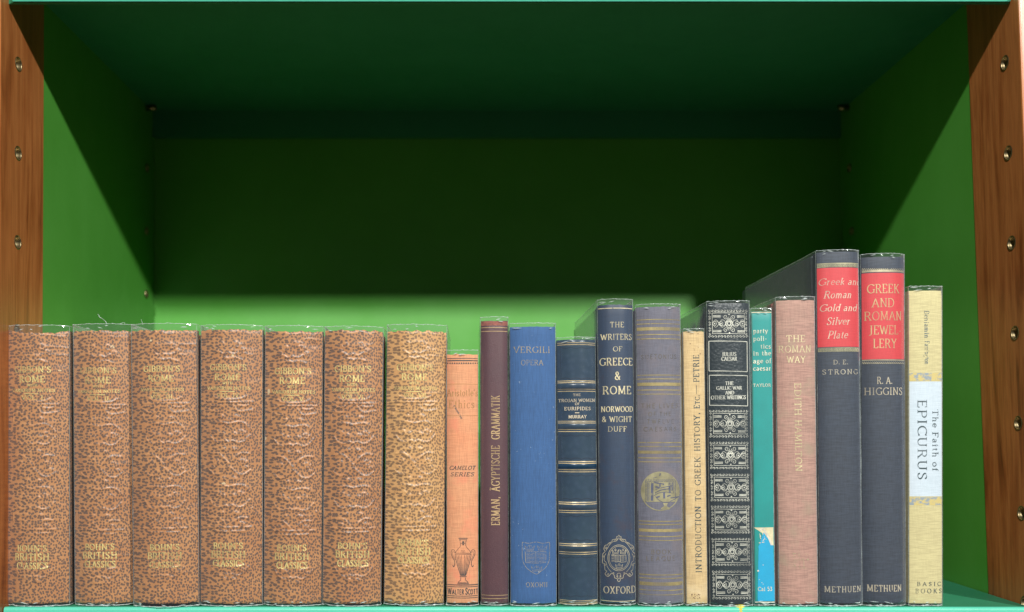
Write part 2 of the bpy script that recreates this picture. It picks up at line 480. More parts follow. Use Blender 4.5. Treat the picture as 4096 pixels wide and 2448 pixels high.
class Ink:
    """flat marks laid on a spine; every piece sits a hair above the one before"""
    def __init__(s):
        s.V = []   # (u, v, lift)
        s.F = []
        s.k = 0
    def lift(s):
        s.k = (s.k + 1) % 9
        return 1.0e-5 * s.k
    def poly(s, pts):
        L = s.lift(); b = len(s.V)
        s.V += [(p[0], p[1], L) for p in pts]
        s.F.append(tuple(range(b, b+len(pts))))
    def rect(s, u0, v0, u1, v1, n=None):
        n = n or max(1, int((u1-u0)/.0015))
        L = s.lift(); b = len(s.V)
        for i in range(n+1):
            u = u0+(u1-u0)*i/n
            s.V += [(u, v0, L), (u, v1, L)]
        for i in range(n):
            s.F.append((b+2*i, b+2*i+2, b+2*i+3, b+2*i+1))
    def stroke(s, P, wd, pen=None):
        """wd: thick width in m; pen=(thin width, angle) gives the broad-nib contrast"""
        Q = [P[0]]
        for p in P[1:]:
            d = math.hypot(p[0]-Q[-1][0], p[1]-Q[-1][1])
            if d < 1e-7:
                continue
            m = max(1, int(d/.0016))
            a = Q[-1]
            for i in range(1, m+1):
                Q.append((a[0]+(p[0]-a[0])*i/m, a[1]+(p[1]-a[1])*i/m))
        if len(Q) < 2:
            return
        L = s.lift(); b = len(s.V); n = len(Q)
        closed = math.hypot(Q[0][0]-Q[-1][0], Q[0][1]-Q[-1][1]) < 1e-6 and n > 5
        for i in range(n):
            if closed and i in (0, n-1):
                t0, t1 = Q[-2], Q[1]
            else:
                t0, t1 = Q[max(0, i-1)], Q[min(n-1, i+1)]
            dx, dy = t1[0]-t0[0], t1[1]-t0[1]
            l = math.hypot(dx, dy) or 1e-9
            dx /= l; dy /= l
            if pen:
                a = abs(dx*sin(pen[1]) - dy*cos(pen[1]))
                ww = pen[0] + (wd-pen[0])*a**1.3
            else:
                ww = wd
            s.V += [(Q[i][0]-dy*ww/2, Q[i][1]+dx*ww/2, L), (Q[i][0]+dy*ww/2, Q[i][1]-dx*ww/2, L)]
        for i in range(n-1):
            s.F.append((b+2*i, b+2*i+1, b+2*i+3, b+2*i+2))
    def dot(s, x, y, r, n=8):
        s.poly([(x+r*cos(2*pi*i/n), y+r*sin(2*pi*i/n)) for i in range(n)])
    def text(s, txt, x0, x1, yb, h, tf=None, thick=.15, thin=.055, serif=True, ital=0, gap=.13, space=.42, jit=0, smallcaps=0, rot=0):
        """txt stretched between x0 and x1 on baseline yb, cap height h. tf maps (x, y)."""
        adv = 0; items = []
        for i, ch in enumerate(txt):
            if ch == ' ':
                adv += space; continue
            sc = 1.0
            g = ch
            if smallcaps and ch.islower():
                g = ch.upper(); sc = smallcaps
            um = False
            if g == 'Ä':
                g = 'A'; um = True
            wdt, st = GL[g]
            items.append((adv, sc, st, um, wdt))
            adv += wdt*sc + gap
        total = max(.01, adv - gap)
        sx = (x1-x0)/total
        tf = tf or (lambda x, y: (x, y))
        pa = radians(14) + rot
        for (ax, sc, st, um, wdt) in items:
            jx, jy = (random.uniform(-jit, jit)*h, random.uniform(-jit, jit)*h) if jit else (0, 0)
            def mp(p):
                y = p[1]*sc*h
                return tf(x0+(ax+p[0]*sc)*sx+ital*y+jx, yb+y+jy)
            T = thick*h*(1 if sc == 1 else .85); t = thin*h
            for fl, P in st:
                if 'd' in fl:
                    c = mp(P[0]); s.dot(c[0], c[1], T*.62); continue
                Q = catmull(P) if 'c' in fl else P
                R = [mp(p) for p in Q]
                s.stroke(R, T, None if not serif else (t, pa))
                if serif:
                    sl = min(.13, .13)*1.0
                    for tag, p in (('b', P[0]), ('e', P[-1])):
                        if tag in fl:
                            s.stroke([mp((p[0]-sl, p[1])), mp((p[0]+sl, p[1]))], t*1.05)
                    for tag, p in (('B', P[0]), ('E', P[-1])):
                        if tag in fl:
                            d = -.2 if p[1] > .5 else .2
                            s.stroke([mp((p[0], p[1])), mp((p[0]+(.0), p[1]+d))], t*1.4)
            if um:
                for dx in (.28, .58):
                    c = mp((dx, 1.16)); s.dot(c[0], c[1], T*.5)

# ------------------------------------------------------------------ book builder
DE = 0.667          # depth of the plane the book edges were measured on
def PXX(px, d): return (px-PX)*d/F
def PZZ(py, d): return (PY-py)*d/F + ZC

class Book:
    def __init__(s, name, label, xt, xb, top, film_top, front, bulge, depth, spine_mat, board_mat, group=None,
                 bot=2415, film_bot=2430, p=2.4, surf=None, res=(36, 60), tatter=0.0, sag=None, board_top=None, groove=.007,
                 board_t=.0026, board_mat2=None, film=True, film_lean=0.0, bottom_film_gap=True, edge_y=None, field=None):
        zt = PZZ(top, front+bulge*.5)
        s.front = front; s.bulge = bulge; s.p = p
        xl_t, xr_t = PXX(xt[0], DE), PXX(xt[1], DE)
        xl_b, xr_b = PXX(xb[0], DE), PXX(xb[1], DE)
        s.w = ((xr_t-xl_t)+(xr_b-xl_b))/2 - .0006
        mt, mb = (xl_t+xr_t)/2, (xl_b+xr_b)/2
        s.lean = math.atan2(mt-mb, zt)
        s.x0 = mb; s.h = zt
        s.y0 = front + bulge
        s.root = thing(name, label, "book", (mb, s.y0, abs(s.lean)*s.w*.5+.0002), group)
        s.root.rotation_euler = (0, s.lean, 0)
        s.z0 = s.root.location.z
        s.hw = s.w/2
        s.surf = surf
        s.field = field
        s.bot_v = s.loc(PX+s.x0*F/front, bot)[1]
        s.depth = depth
        s.film_t = .0004
        hw = s.hw - s.film_t       # the boards sit inside the film
        s.ihw = hw
        # spine
        nu, nv = res
        s.topfun = (lambda u: s.h + (tatter*(noise.noise(Vector((u*260+s.x0*90, 3.1, 0)))*1.1 + .5*noise.noise(Vector((u*700+s.x0*90, 9.1, 0)))) + (sag(u/hw) if sag else 0)))
        s.botfun = (lambda u: s.bot_v + (tatter*.6*noise.noise(Vector((u*200+s.x0*50, 7.7, 0)))))
        V = []; Fc = []
        us = [math.sin((i/nu-.5)*pi*.96)/math.sin(.48*pi)*hw for i in range(nu+1)]
        tv = [j/nv for j in range(nv+1)]
        for j in tv:
            for u in us:
                v = s.botfun(u)+(s.topfun(u)-s.botfun(u))*j
                y = s.S(u, v)
                # turned-over ends curl back a little
                e = min(v-s.bot_v, s.topfun(u)-v)
                if e < .0012:
                    y += (.0012-e)*.45
                V.append((u, y, v))
        W = nu+1
        for j in range(nv):
            for i in range(nu):
                Fc.append((j*W+i, j*W+i+1, (j+1)*W+i+1, (j+1)*W+i))
        # returns: the spine turns back at both sides, top and bottom
        def rim(idx, off):
            b = len(V)
            for k in idx:
                x, y, z = V[k]
                V.append((x, off(x, y), z))
            for a in range(len(idx)-1):
                Fc.append((idx[a], b+a, b+a+1, idx[a+1]))
        rim([j*W for j in range(nv+1)], lambda x, y: groove)
        rim([j*W+nu for j in reversed(range(nv+1))], lambda x, y: groove)
        rim([nv*W+i for i in range(nu+1)], lambda x, y: y+.002)
        rim([i for i in reversed(range(nu+1))], lambda x, y: y+.002)
        s.spine = link_mesh("spine", V, Fc, spine_mat, s.root, True)
        try:
            s.spine.data.set_sharp_from_angle(angle=radians(50))
        except Exception:
            pass
        # boards
        bt = board_top if board_top is not None else s.h - .0005
        s.bt = bt
        for sd in (-1, 1):
            V = []; Fc = []
            r = .0007
            x_o, x_i = sd*hw, sd*(hw-board_t)
            prof = [(x_i, groove+.0035), (x_o-sd*r*.8, groove+.0035), (x_o, groove+.0035+r), (x_o, depth-r), (x_o-sd*r, depth), (x_i, depth)]
            for z in (0.0, r, bt-r, bt):
                ins = r*.6 if z in (0.0, bt) else 0
                for (x, y) in prof:
                    V.append((x - sd*ins if x != x_i else x, y, z))
            n = len(prof)
            for k in range(3):
                for a in range(n):
                    b2 = (a+1) % n
                    f = (k*n+a, k*n+b2, (k+1)*n+b2, (k+1)*n+a)
                    Fc.append(f if sd > 0 else tuple(reversed(f)))
            Fc.append(tuple(reversed(range(n))) if sd > 0 else tuple(range(n)))
            Fc.append(tuple(3*n+a for a in range(n)) if sd > 0 else tuple(reversed([3*n+a for a in range(n)])))
            # hinge cloth bridging groove
            b = len(V)
            V += [(sd*(hw-.0009), groove-.0004, 0.001), (sd*(hw-.0009), groove+.004, 0.001), (sd*(hw-.0009), groove+.004, bt-.001), (sd*(hw-.0009), groove-.0004, bt-.001)]
            Fc.append((b, b+1, b+2, b+3))
            link_mesh("cover_board", V, Fc, board_mat, s.root)
        # pages
        V = []; Fc = []
        box_vf(-hw+board_t+.0001, hw-board_t-.0001, .009, depth-.004, max(.003, s.bot_v+.0015), bt-.003, V, Fc)
        link_mesh("page_block", V, Fc, M['paper'], s.root)
        if film:
            s.make_film(PZZ(film_top, front+bulge*.5), film_bot)
    def S(s, u, v, lift=0.0):
        a = min(1.0, abs(u)/s.hw)
        y = -s.bulge*(1-a**s.p)
        if s.surf:
            y -= s.surf(u, v)
        if s.field:
            y -= s.field(u, v)
        return y - lift
    def loc(s, px, py, d=None):
        """photo pixel -> position (u, v) on this book's spine"""
        fixed = d is not None
        d = d or s.front + s.bulge*.12
        c, n = cos(s.lean), sin(s.lean)
        for it in range(1 if fixed else 4):
            X = PXX(px, d) - s.x0
            Z = PZZ(py, d) - s.z0
            u, v = X*c - Z*n, X*n + Z*c
            if abs(u) < s.hw*.99:
                d = s.front + s.bulge*(abs(u)/s.hw)**s.p
            else:
                d = s.front + s.bulge
        return (u, v)
    def lay(s, ink, name, mat, lift=.00009, clip=True, parent=None):
        lim = s.ihw*.992
        V = []
        for (u, v, L) in ink.V:
            if clip:
                u = max(-lim, min(lim, u))
            V.append((u, s.S(u, v) - lift - L, v))
        o = link_mesh(name, V, ink.F, mat, parent or s.spine)
        o.location = (0, 0, 0)
        return o
    def patch(s, name, mat, px0, py0, px1, py1, lift=.00006, nu=24, nv=14, edge=None):
        ua, va = s.loc(px0, py1); ub, vb = s.loc(px1, py0)
        lim = s.ihw*.995
        V = []; Fc = []
        for j in range(nv+1):
            v = va+(vb-va)*j/nv
            a, b = ua, ub
            if edge:
                a, b = edge(j/nv, ua, ub)
            a = max(-lim, a); b = min(lim, b)
            for i in range(nu+1):
                u = a+(b-a)*i/nu
                V.append((u, s.S(u, v)-lift, v))
        for j in range(nv):
            for i in range(nu):
                Fc.append((j*(nu+1)+i, j*(nu+1)+i+1, (j+1)*(nu+1)+i+1, (j+1)*(nu+1)+i))
        return link_mesh(name, V, Fc, mat, s.spine, True)
    def write(s, ink, txt, x0, y0, x1, y1, **kw):
        """upright line of text filling the photo box (x0,y0)-(x1,y1)"""
        ua, vb = s.loc(x0, y1); ub, _ = s.loc(x1, y1); _, vt = s.loc((x0+x1)/2, y0)
        ink.text(txt, ua, ub, vb, vt-vb, **kw)
    def write_up(s, ink, txt, xa, xb, ylo, yhi, **kw):
        """text reading upwards; xa = x of the letter tops, xb = baseline, at mid height"""
        L = (ylo-yhi)
        ub, v0 = s.loc(xb, ylo); ua, _ = s.loc(xa, ylo); _, v1 = s.loc(xb, yhi)
        h = ub-ua
        ink.text(txt, 0, v1-v0, 0, h, tf=lambda x, y: (ub-y, v0+x), rot=pi/2, **kw)
    def write_down(s, ink, txt, xa, xb, yhi, ylo, **kw):
        """text reading downwards; xa = baseline x, xb = x of the letter tops"""
        ua, v0 = s.loc(xa, yhi); ub, _ = s.loc(xb, yhi); _, v1 = s.loc(xa, ylo)
        ink.text(txt, 0, v0-v1, 0, ub-ua, tf=lambda x, y: (ua+y, v0-x), rot=-pi/2, **kw)
    def line(s, ink, x0, x1, y, th, n=20, wav=0):
        ua, v = s.loc(x0, y); ub, v2 = s.loc(x1, y)
        ua = max(-s.ihw*.99, ua); ub = min(s.ihw*.99, ub)
        t = th*s.front/F
        P = [(ua+(ub-ua)*i/n, v+(v2-v)*i/n) for i in range(n+1)]
        ink.stroke(P, t)
    def make_film(s, zt, film_bot):
        hw = s.hw
        off = .0008
        seed = s.x0*37.0
        path = []      # plan view, left back to right back
        nb = 7
        for k in range(nb):
            path.append((-hw, s.depth*.93*(1-k/nb)+.0015, 0))
        n = 28
        for i in range(n+1):
            a = (i/n-.5)*pi*.97
            u = math.sin(a)/math.sin(.485*pi)*hw
            path.append((u, None, 1))
        for k in range(nb):
            path.append((hw, s.depth*.93*((k+1)/nb)+.0015, 0))
        zb = .0004
        nz = 46
        zs = []
        for j in range(nz+1):
            t = j/nz
            t = .5-.5*math.cos(pi*t)
            zs.append(zb+(zt-zb)*t)
        s.film_pts = {}
        V = []; Fc = []
        W = len(path)
        rows = []
        for z in zs:
            row = []
            for (u, y, fr) in path:
                zz = z
                et, eb = zt-z, z-zb
                if fr:
                    yy = s.S(u, min(z, s.h)) - off
                else:
                    yy = y
                k = seed+u*90
                near = math.exp(-et/.0035)+math.exp(-eb/.0035)
                amp = .00045*min(1, near)
                wv = noise.noise(Vector((u*330+seed, yy*120, z*500)))
                if fr:
                    yy += -abs(wv)*amp*2.2
                    # above the spine leather the film leans in, below it curls under
                    if z > s.h:
                        yy += (z-s.h)*.12
                    if eb < .0028:
                        yy += (.0028-eb)**1*.55
                xx = u
                if not fr:
                    xx = u
                # uneven cut at the top
                if et < .006:
                    zz += (1-et/.006)*.0004*noise.noise(Vector((u*420+seed, yy*160, 1.7)))
                row.append((xx, yy, zz))
            rows.append(row)
        for row in rows:
            V += row
        for j in range(nz):
            for i in range(W-1):
                Fc.append((j*W+i, j*W+i+1, (j+1)*W+i+1, (j+1)*W+i))
        sl = link_mesh("plastic_sleeve", V, Fc, M['film'], s.root, True)
        s.sleeve = sl
        # cut edges: thin uneven bead
        V = []; Fc = []
        top = [Vector(p) for p in rows[-1]]
        rr = [.00020+.00022*abs(noise.noise(Vector((p.x*500+seed, p.y*200, 4)))) for p in top]
        def dens(pts, m=4):
            out = []
            for a in range(len(pts)-1):
                for q in range(m):
                    out.append(pts[a].lerp(pts[a+1], q/m))
            out.append(pts[-1])
            return out
        T = dens(top)
        T = [p+Vector((0, 0, .00016*noise.noise(Vector((p.x*900+seed, p.y*500, 8))))) for p in T]
        rr = [.00016+.00024*max(0, noise.noise(Vector((p.x*650+seed, p.y*300, 4)))) for p in T]
        tube_vf(T, 0, V, Fc, 5, rr)
        link_mesh("sleeve_edge", V, Fc, M['edge'], sl)
        V = []; Fc = []
        fr = [Vector(p) for p in rows[0][nb-1:-nb+1]]
        B = dens(fr)
        B = [p+Vector((0, -.0002, .00025+.0007*max(0, noise.noise(Vector((p.x*260+seed, 2, 8)))))) for p in B]
        rr = [.00026+.0007*max(0, noise.noise(Vector((p.x*480+seed, 3, 4)))) for p in B]
        tube_vf(B, 0, V, Fc, 5, rr)
        link_mesh("sleeve_edge", V, Fc, M['edge'], sl)
        for sd in (-1, 1):
            V = []; Fc = []
            P = [(sd*(hw-.0001), s.S(sd*hw, 0)+.0004+.0002*noise.noise(Vector((k*.7, seed, sd))), zb+(zt-zb)*k/30) for k in range(31)]
            tube_vf(P, 0, V, Fc, 5, [.00010+.00012*max(0, noise.noise(Vector((k*.45, seed, 3+sd)))) for k in range(31)])
            link_mesh("sleeve_fold", V, Fc, M['edge'], sl)
        # loose creases close to the foot and head, like crumpled film
        for q in range(7):
            V = []; Fc = []
            headside = q % 3 == 0
            u = random.uniform(-.85, .85)*hw
            L = random.uniform(.002, .006)
            z = (zt-random.uniform(.0008, .0035)) if headside else zb+random.uniform(.0008, .0032)
            pts = []
            an = random.uniform(-.5, .5)
            for m in range(6):
                uu = max(-hw*.95, min(hw*.95, u+L*(m/5-.5)*cos(an)))
                z2 = z+L*(m/5-.5)*sin(an)*.6
                z2 = max(zb+.0003, min(zt-.0003, z2))
                yy = s.S(uu, min(z2, s.h))-off-.0002
                if z2-zb < .0028:
                    yy += (.0028-(z2-zb))*.55
                pts.append((uu, yy, z2))
            tube_vf(pts, 0, V, Fc, 5, [.00005, .00018, .00034, .00030, .00014, .00004])
            link_mesh("sleeve_crease", V, Fc, M['edge'], sl)

# ------------------------------------------------------------------ the bookcase
SHF = 0.66          # front of the shelves
BACK = 0.972
POST_F, POST_B = 0.6515, 0.718
def wall_x(side, z):
    """inner face of the uprights; they stand slightly out of plumb"""
    t = z/0.42
    return -(0.3182+(0.3163-0.3182)*t) if side < 0 else 0.3826+(0.3668-0.3826)*t

case = thing("bookcase", "wooden bookcase with green painted panels and teal steel shelves around the books", "bookcase", (0.02, 0.8, 0))
cx0, cy0 = 0.02, 0.8
ZLO, ZHI = -0.10, 0.75
def in_case(o):
    """mesh was written in world coordinates; keep it in place under the case"""
    o.location = (-cx0, -cy0, 0)
    return o
for side in (-1, 1):
    holes = [(0.678 if side < 0 else 0.6705), [(.3764 if side < 0 else .3746)+.0622*k for k in range(-7, 6)]]
    yh, zh = holes
    R = 0.0050
    # inner face with round holes
    V = []; Fc = []
    def v_(a, y, z):
        V.append((wall_x(side, z)+side*a, y, z)); return len(V)-1
    edge = .0012
    ya, yb = POST_F+edge, POST_B
    ys = [ya, yh-.009, yh+.009, yb]
    cuts = [ZLO]
    for z in zh:
        if ZLO+.02 < z < ZHI-.02:
            cuts += [z-.009, z+.009]
    cuts.append(ZHI)
    def quad(y0, y1, z0, z1):
        a = [v_(0, y0, z0), v_(0, y1, z0), v_(0, y1, z1), v_(0, y0, z1)]
        Fc.append(tuple(a))
    for i in range(len(cuts)-1):
        z0, z1 = cuts[i], cuts[i+1]
        quad(ys[0], ys[1], z0, z1); quad(ys[2], ys[3], z0, z1)
        if i % 2 == 0:
            quad(ys[1], ys[2], z0, z1)
        else:
            zc = (z0+z1)/2; n = 24
            inn = []; outn = []; dp = []
            for k in range(n):
                a = 2*pi*k/n+pi/4
                inn.append(v_(0, yh+R*cos(a), zc+R*sin(a)))
                dp.append(v_(.0125, yh+R*cos(a), zc+R*sin(a)))
                m = max(abs(cos(a)), abs(sin(a)))
                outn.append(v_(0, yh+.009*cos(a)/m, zc+.009*sin(a)/m))
            for k in range(n):
                k2 = (k+1) % n
                Fc.append((outn[k], outn[k2], inn[k2], inn[k]))
                Fc.append((inn[k], inn[k2], dp[k2], dp[k]))
    # outer faces
    TH = .022
    prof = [(edge*.3, POST_F+edge*.3), (edge, POST_F), (TH, POST_F), (TH, POST_B), (0, POST_B)]
    nz = 8
    idx = []
    for j in range(nz+1):
        z = ZLO+(ZHI-ZLO)*j/nz
        idx.append([v_(0, ya, z)]+[v_(a, y, z) for a, y in prof])
    for j in range(nz):
        for a in range(len(idx[0])-1):
            Fc.append((idx[j][a], idx[j][a+1], idx[j+1][a+1], idx[j+1][a]))
    Fc.append(tuple(idx[0])); Fc.append(tuple(idx[-1]))
    post = in_case(link_mesh("wooden_post", V, Fc, M['wood'], case))
    # brass inserts: flanged sleeve with a bore
    for z in zh:
        if not (-.02 < z < .56):
            continue
        V = []; Fc = []; n = 28
        rings = [(-.0002, .0050), (-.0004, .0048), (-.0004, .0045), (.0002, .0043), (.0055, .0041), (.0060, .0032), (.0110, .0030)]
        for a, r in rings:
            for k in range(n):
                an = 2*pi*k/n
                V.append((wall_x(side, z)+side*a, yh+r*cos(an), z+r*sin(an)))
        for j in range(len(rings)-1):
            for k in range(n):
                k2 = (k+1) % n
                Fc.append((j*n+k, j*n+k2, (j+1)*n+k2, (j+1)*n+k))
        Fc.append(tuple((len(rings)-1)*n+k for k in range(n)))
        link_mesh("brass_insert", V, Fc, M['brass'], post, True)
    # green side panel
    V = []; Fc = []
    nz = 8
    for j in range(nz+1):
        z = ZLO+(ZHI-ZLO)*j/nz
        for (a, y) in ((.0006, POST_B+.0002), (.0006, BACK), (.018, BACK), (.018, POST_B+.0002)):
            V.append((wall_x(side, z)+side*a, y, z))
    for j in range(nz):
        for k in range(4):
            k2 = (k+1) % 4
            Fc.append((j*4+k, j*4+k2, (j+1)*4+k2, (j+1)*4+k))
    Fc.append((0, 1, 2, 3)); Fc.append(tuple(nz*4+k for k in range(4)))
    pan = in_case(link_mesh("side_panel", V, Fc, M['green'], case))
    # inserts in the rear row of the side panel
    yr = .9466
    for k in range(-6, 6):
        z = .3764+.0615*k
        if not (.02 < z < .43):
            continue
        V = []; Fc = []; n = 16
        rings = [(.0, .0042), (-.0008, .0040), (-.0008, .0030), (.0004, .0026), (.0005, .0001)]
        for a, r in rings:
            for q in range(n):
                an = 2*pi*q/n
                V.append((wall_x(side, z)+side*a, yr+r*cos(an), z+r*sin(an)))
        for j in range(len(rings)-1):
            for q in range(n):
                q2 = (q+1) % n
                Fc.append((j*n+q, j*n+q2, (j+1)*n+q2, (j+1)*n+q))
        link_mesh("brass_insert", V, Fc, M['brass'], pan, True)
V = []; Fc = []
box_vf(-.36, .42, BACK+.0005, BACK+.012, ZLO, ZHI, V, Fc)
in_case(link_mesh("back_panel", V, Fc, M['green'], case))

def steel_shelf(z_top, drop, x0, x1, zu=None):
    """folded steel shelf: flat top with a flange bent down at the front and the back"""
    r = .0018
    t = .0012
    pr = []
    yb = BACK-.003
    pr += [(yb, z_top-drop), (yb, z_top)]
    pr += [(SHF+r, z_top)]
    for k in range(1, 6):
        a = pi/2+pi/2*k/6
        pr.append((SHF+r+r*cos(a), z_top-r+r*sin(a)))
    pr += [(SHF, z_top-r), (SHF, z_top-drop+.0008), (SHF+.0006, z_top-drop), (SHF+.004, z_top-drop), (SHF+.0046, z_top-drop+.001), (SHF+.0046, z_top-.0030),
           (yb-.0046, z_top-.0030), (yb-.0046, z_top-drop)]
    V = []; Fc = []
    n = len(pr)
    xs = [x0+(x1-x0)*i/10 for i in range(11)]
    for i, x in enumerate(xs):
        w_ = wall_x(-1 if i == 0 else 1, z_top) if i in (0, 10) else 0
        for y, z in pr:
            xx = x
            if i in (0, 10) and y > SHF+.0035:
                xx = w_ + (-.0008 if i == 0 else .0008)
            V.append((xx, y, z))
    for i in range(len(xs)-1):
        for k in range(n):
            k2 = (k+1) % n
            Fc.append((i*n+k, i*n+k2, (i+1)*n+k2, (i+1)*n+k))
    Fc.append(tuple(range(n))); Fc.append(tuple((len(xs)-1)*n+k for k in reversed(range(n))))
    o = in_case(link_mesh("steel_shelf", V, Fc, M['teal'], case))
    # added strip over the front flange; its lighter teal paints in the light there
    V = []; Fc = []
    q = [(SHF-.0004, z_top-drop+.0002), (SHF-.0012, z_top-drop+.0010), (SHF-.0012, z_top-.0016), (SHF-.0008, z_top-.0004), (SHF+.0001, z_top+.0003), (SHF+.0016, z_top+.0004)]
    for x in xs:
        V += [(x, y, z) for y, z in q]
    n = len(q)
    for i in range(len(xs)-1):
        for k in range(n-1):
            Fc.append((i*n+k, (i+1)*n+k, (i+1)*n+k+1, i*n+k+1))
    st = link_mesh("lit_lip", V, Fc, M['teal_lit'], o, True)
    return o
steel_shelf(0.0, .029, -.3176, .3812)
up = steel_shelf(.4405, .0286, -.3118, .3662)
up["label"] = "upper shelf seen from below, in shade"
for side in (-1, 1):
    V = []; Fc = []
    zp = .4340
    x = wall_x(side, zp)
    tube_vf([(x, .944, zp), (x-side*.0095, .944, zp)], .0026, V, Fc, 12)
    in_case(link_mesh("shelf_pin", V, Fc, M['brass'], case, True))

# ------------------------------------------------------------------ the seven mottled volumes
def px(n): return n*.664/F

def gibbon_strokes(cx, dy):
    """blind scrollwork, in photo pixels around the centre line"""
    half = [
        [(0, 1625), (92, 1625)],
        [(12, 1633), (34, 1660), (60, 1661), (90, 1655)], [(34, 1636), (58, 1641), (80, 1634)],
        [(0, 1712), (20, 1707), (42, 1704), (64, 1713), (82, 1737)],
        [(80, 1758), (62, 1780), (38, 1787), (15, 1779), (0, 1787)],
        [(78, 1833), (52, 1829), (30, 1840), (12, 1860), (0, 1872)],
        [(0, 1880), (14, 1895), (34, 1912), (60, 1915), (82, 1898)],
        [(0, 1965), (20, 1959), (48, 1957), (66, 1964), (80, 1985)],
        [(80, 2017), (62, 2039), (36, 2046), (17, 2037), (0, 2044)],
        [(72, 2090), (46, 2087), (26, 2099), (12, 2116)],
        [(0, 2126), (88, 2126)], [(8, 2142), (60, 2141)],
        [(76, 2284), (60, 2306), (34, 2320), (12, 2312), (0, 2320)],
        [(60, 2278), (30, 2284), (26, 2296)],
        [(62, 1428), (42, 1422), (22, 1433), (0, 1427)],
        [(66, 1600), (44, 1612), (0, 1615)],
        [(0, 1452), (22, 1446), (50, 1456)],
        [(90, 1660), (92, 1690)], [(90, 2050), (92, 2090)],
    ]
    curls = [(32, 1392, 15), (50, 1745, 14), (24, 1752, 9), (54, 1862, 14), (44, 1990, 13), (22, 1998, 8), (50, 2111, 11), (18, 2331, 9), (46, 2292, 12), (52, 1412, 9), (30, 1682, 9), (28, 2068, 9), (22, 1930, 8), (20, 1812, 8), (66, 1885, 8)]
    out = []
    for sd in (-1, 1):
        for P in half:
            Q = catmull(P, 5)
            out.append([(cx+sd*a, b+dy) for a, b in Q])
        for (a, b, r) in curls:
            out.append([(cx+sd*(a+r*(1-.06*k)*cos(.55*k)), b+dy+r*(1-.06*k)*sin(.55*k)) for k in range(14)])
    return out

class Field:
    """height field on a spine, stored on a grid and read bilinearly"""
    def __init__(s, x0, x1, z0, z1, step=.0005):
        s.x0, s.z0, s.st = x0, z0, step
        s.nx = int((x1-x0)/step)+2; s.nz = int((z1-z0)/step)+2
        s.g = np.zeros((s.nz, s.nx))
        s.X, s.Z = np.meshgrid(x0+np.arange(s.nx)*step, z0+np.arange(s.nz)*step)
    def ridge(s, pts, hgt, sig, fade=None):
        best = np.full(s.g.shape, 1e9)
        for a, b in zip(pts[:-1], pts[1:]):
            m = sig*3.2
            i0 = max(0, int((min(a[1], b[1])-m-s.z0)/s.st)); i1 = min(s.nz, int((max(a[1], b[1])+m-s.z0)/s.st)+2)
            j0 = max(0, int((min(a[0], b[0])-m-s.x0)/s.st)); j1 = min(s.nx, int((max(a[0], b[0])+m-s.x0)/s.st)+2)
            if i1 <= i0 or j1 <= j0:
                continue
            X = s.X[i0:i1, j0:j1]; Z = s.Z[i0:i1, j0:j1]
            dx, dz = b[0]-a[0], b[1]-a[1]
            L = dx*dx+dz*dz+1e-12
            t = np.clip(((X-a[0])*dx+(Z-a[1])*dz)/L, 0, 1)
            d = np.hypot(X-a[0]-t*dx, Z-a[1]-t*dz)
            best[i0:i1, j0:j1] = np.minimum(best[i0:i1, j0:j1], d)
        s.g = np.maximum(s.g, hgt*np.exp(-(best/sig)**2)) if hgt > 0 else s.g + hgt*np.exp(-(best/sig)**2)
    def __call__(s, u, v):
        a = (u-s.x0)/s.st; b = (v-s.z0)/s.st
        i = int(a); j = int(b)
        if i < 0 or j < 0 or i >= s.nx-1 or j >= s.nz-1:
            return 0.0
        fa, fb = a-i, b-j
        g = s.g
        return float(g[j, i]*(1-fa)*(1-fb)+g[j, i+1]*fa*(1-fb)+g[j+1, i]*(1-fa)*fb+g[j+1, i+1]*fa*fb)

GROUP_V = "seven mottled brown volumes of one set"
# xt, xb, film top, leather top, front depth, text centre, y of first title line, volume text, centre of lower text, its y
VOLS = [
    ((31, 280), (31, 281), 1303, 1322, .6600, 133, 1466, "VOL. I.", 129, 2182, "mottled brown book marked VOL. I., leftmost, its worn top edge sagging, beside the wooden post"),
    ((290, 526), (291, 541), 1299, 1326, .6620, 395, 1470, "VOL. II.", 400, 2176, "mottled brown book marked VOL. II., pale spot near its top, loose thread above"),
    ((526, 798), (543, 799), 1298, 1324, .6570, 648, 1463, "VOL. III.", 659, 2178, "mottled brown book marked VOL. III., the widest spine of the mottled set"),
    ((800, 1054), (801, 1050), 1302, 1321, .6605, 914, 1457, "VOL. IV.", 913, 2172, "mottled brown book marked VOL. IV., small cream spot above its title"),
    ((1057, 1294), (1053, 1287), 1306, 1327, .6610, 1173, 1472, "VOL. V.", 1167, 2180, "mottled reddish brown book marked VOL. V., cream scuff at the left of its title"),
    ((1297, 1536), (1289, 1524), 1309, 1325, .6600, 1412, 1463, "VOL. VI.", 1410, 2172, "mottled brown book marked VOL. VI., second last of the mottled set"),
    ((1547, 1788), (1531, 1778), 1302, 1328, .6620, 1661, 1457, "VOL. VII.", 1653, 2159, "golden tan mottled book marked VOL. VII., lighter than the other six volumes"),
]
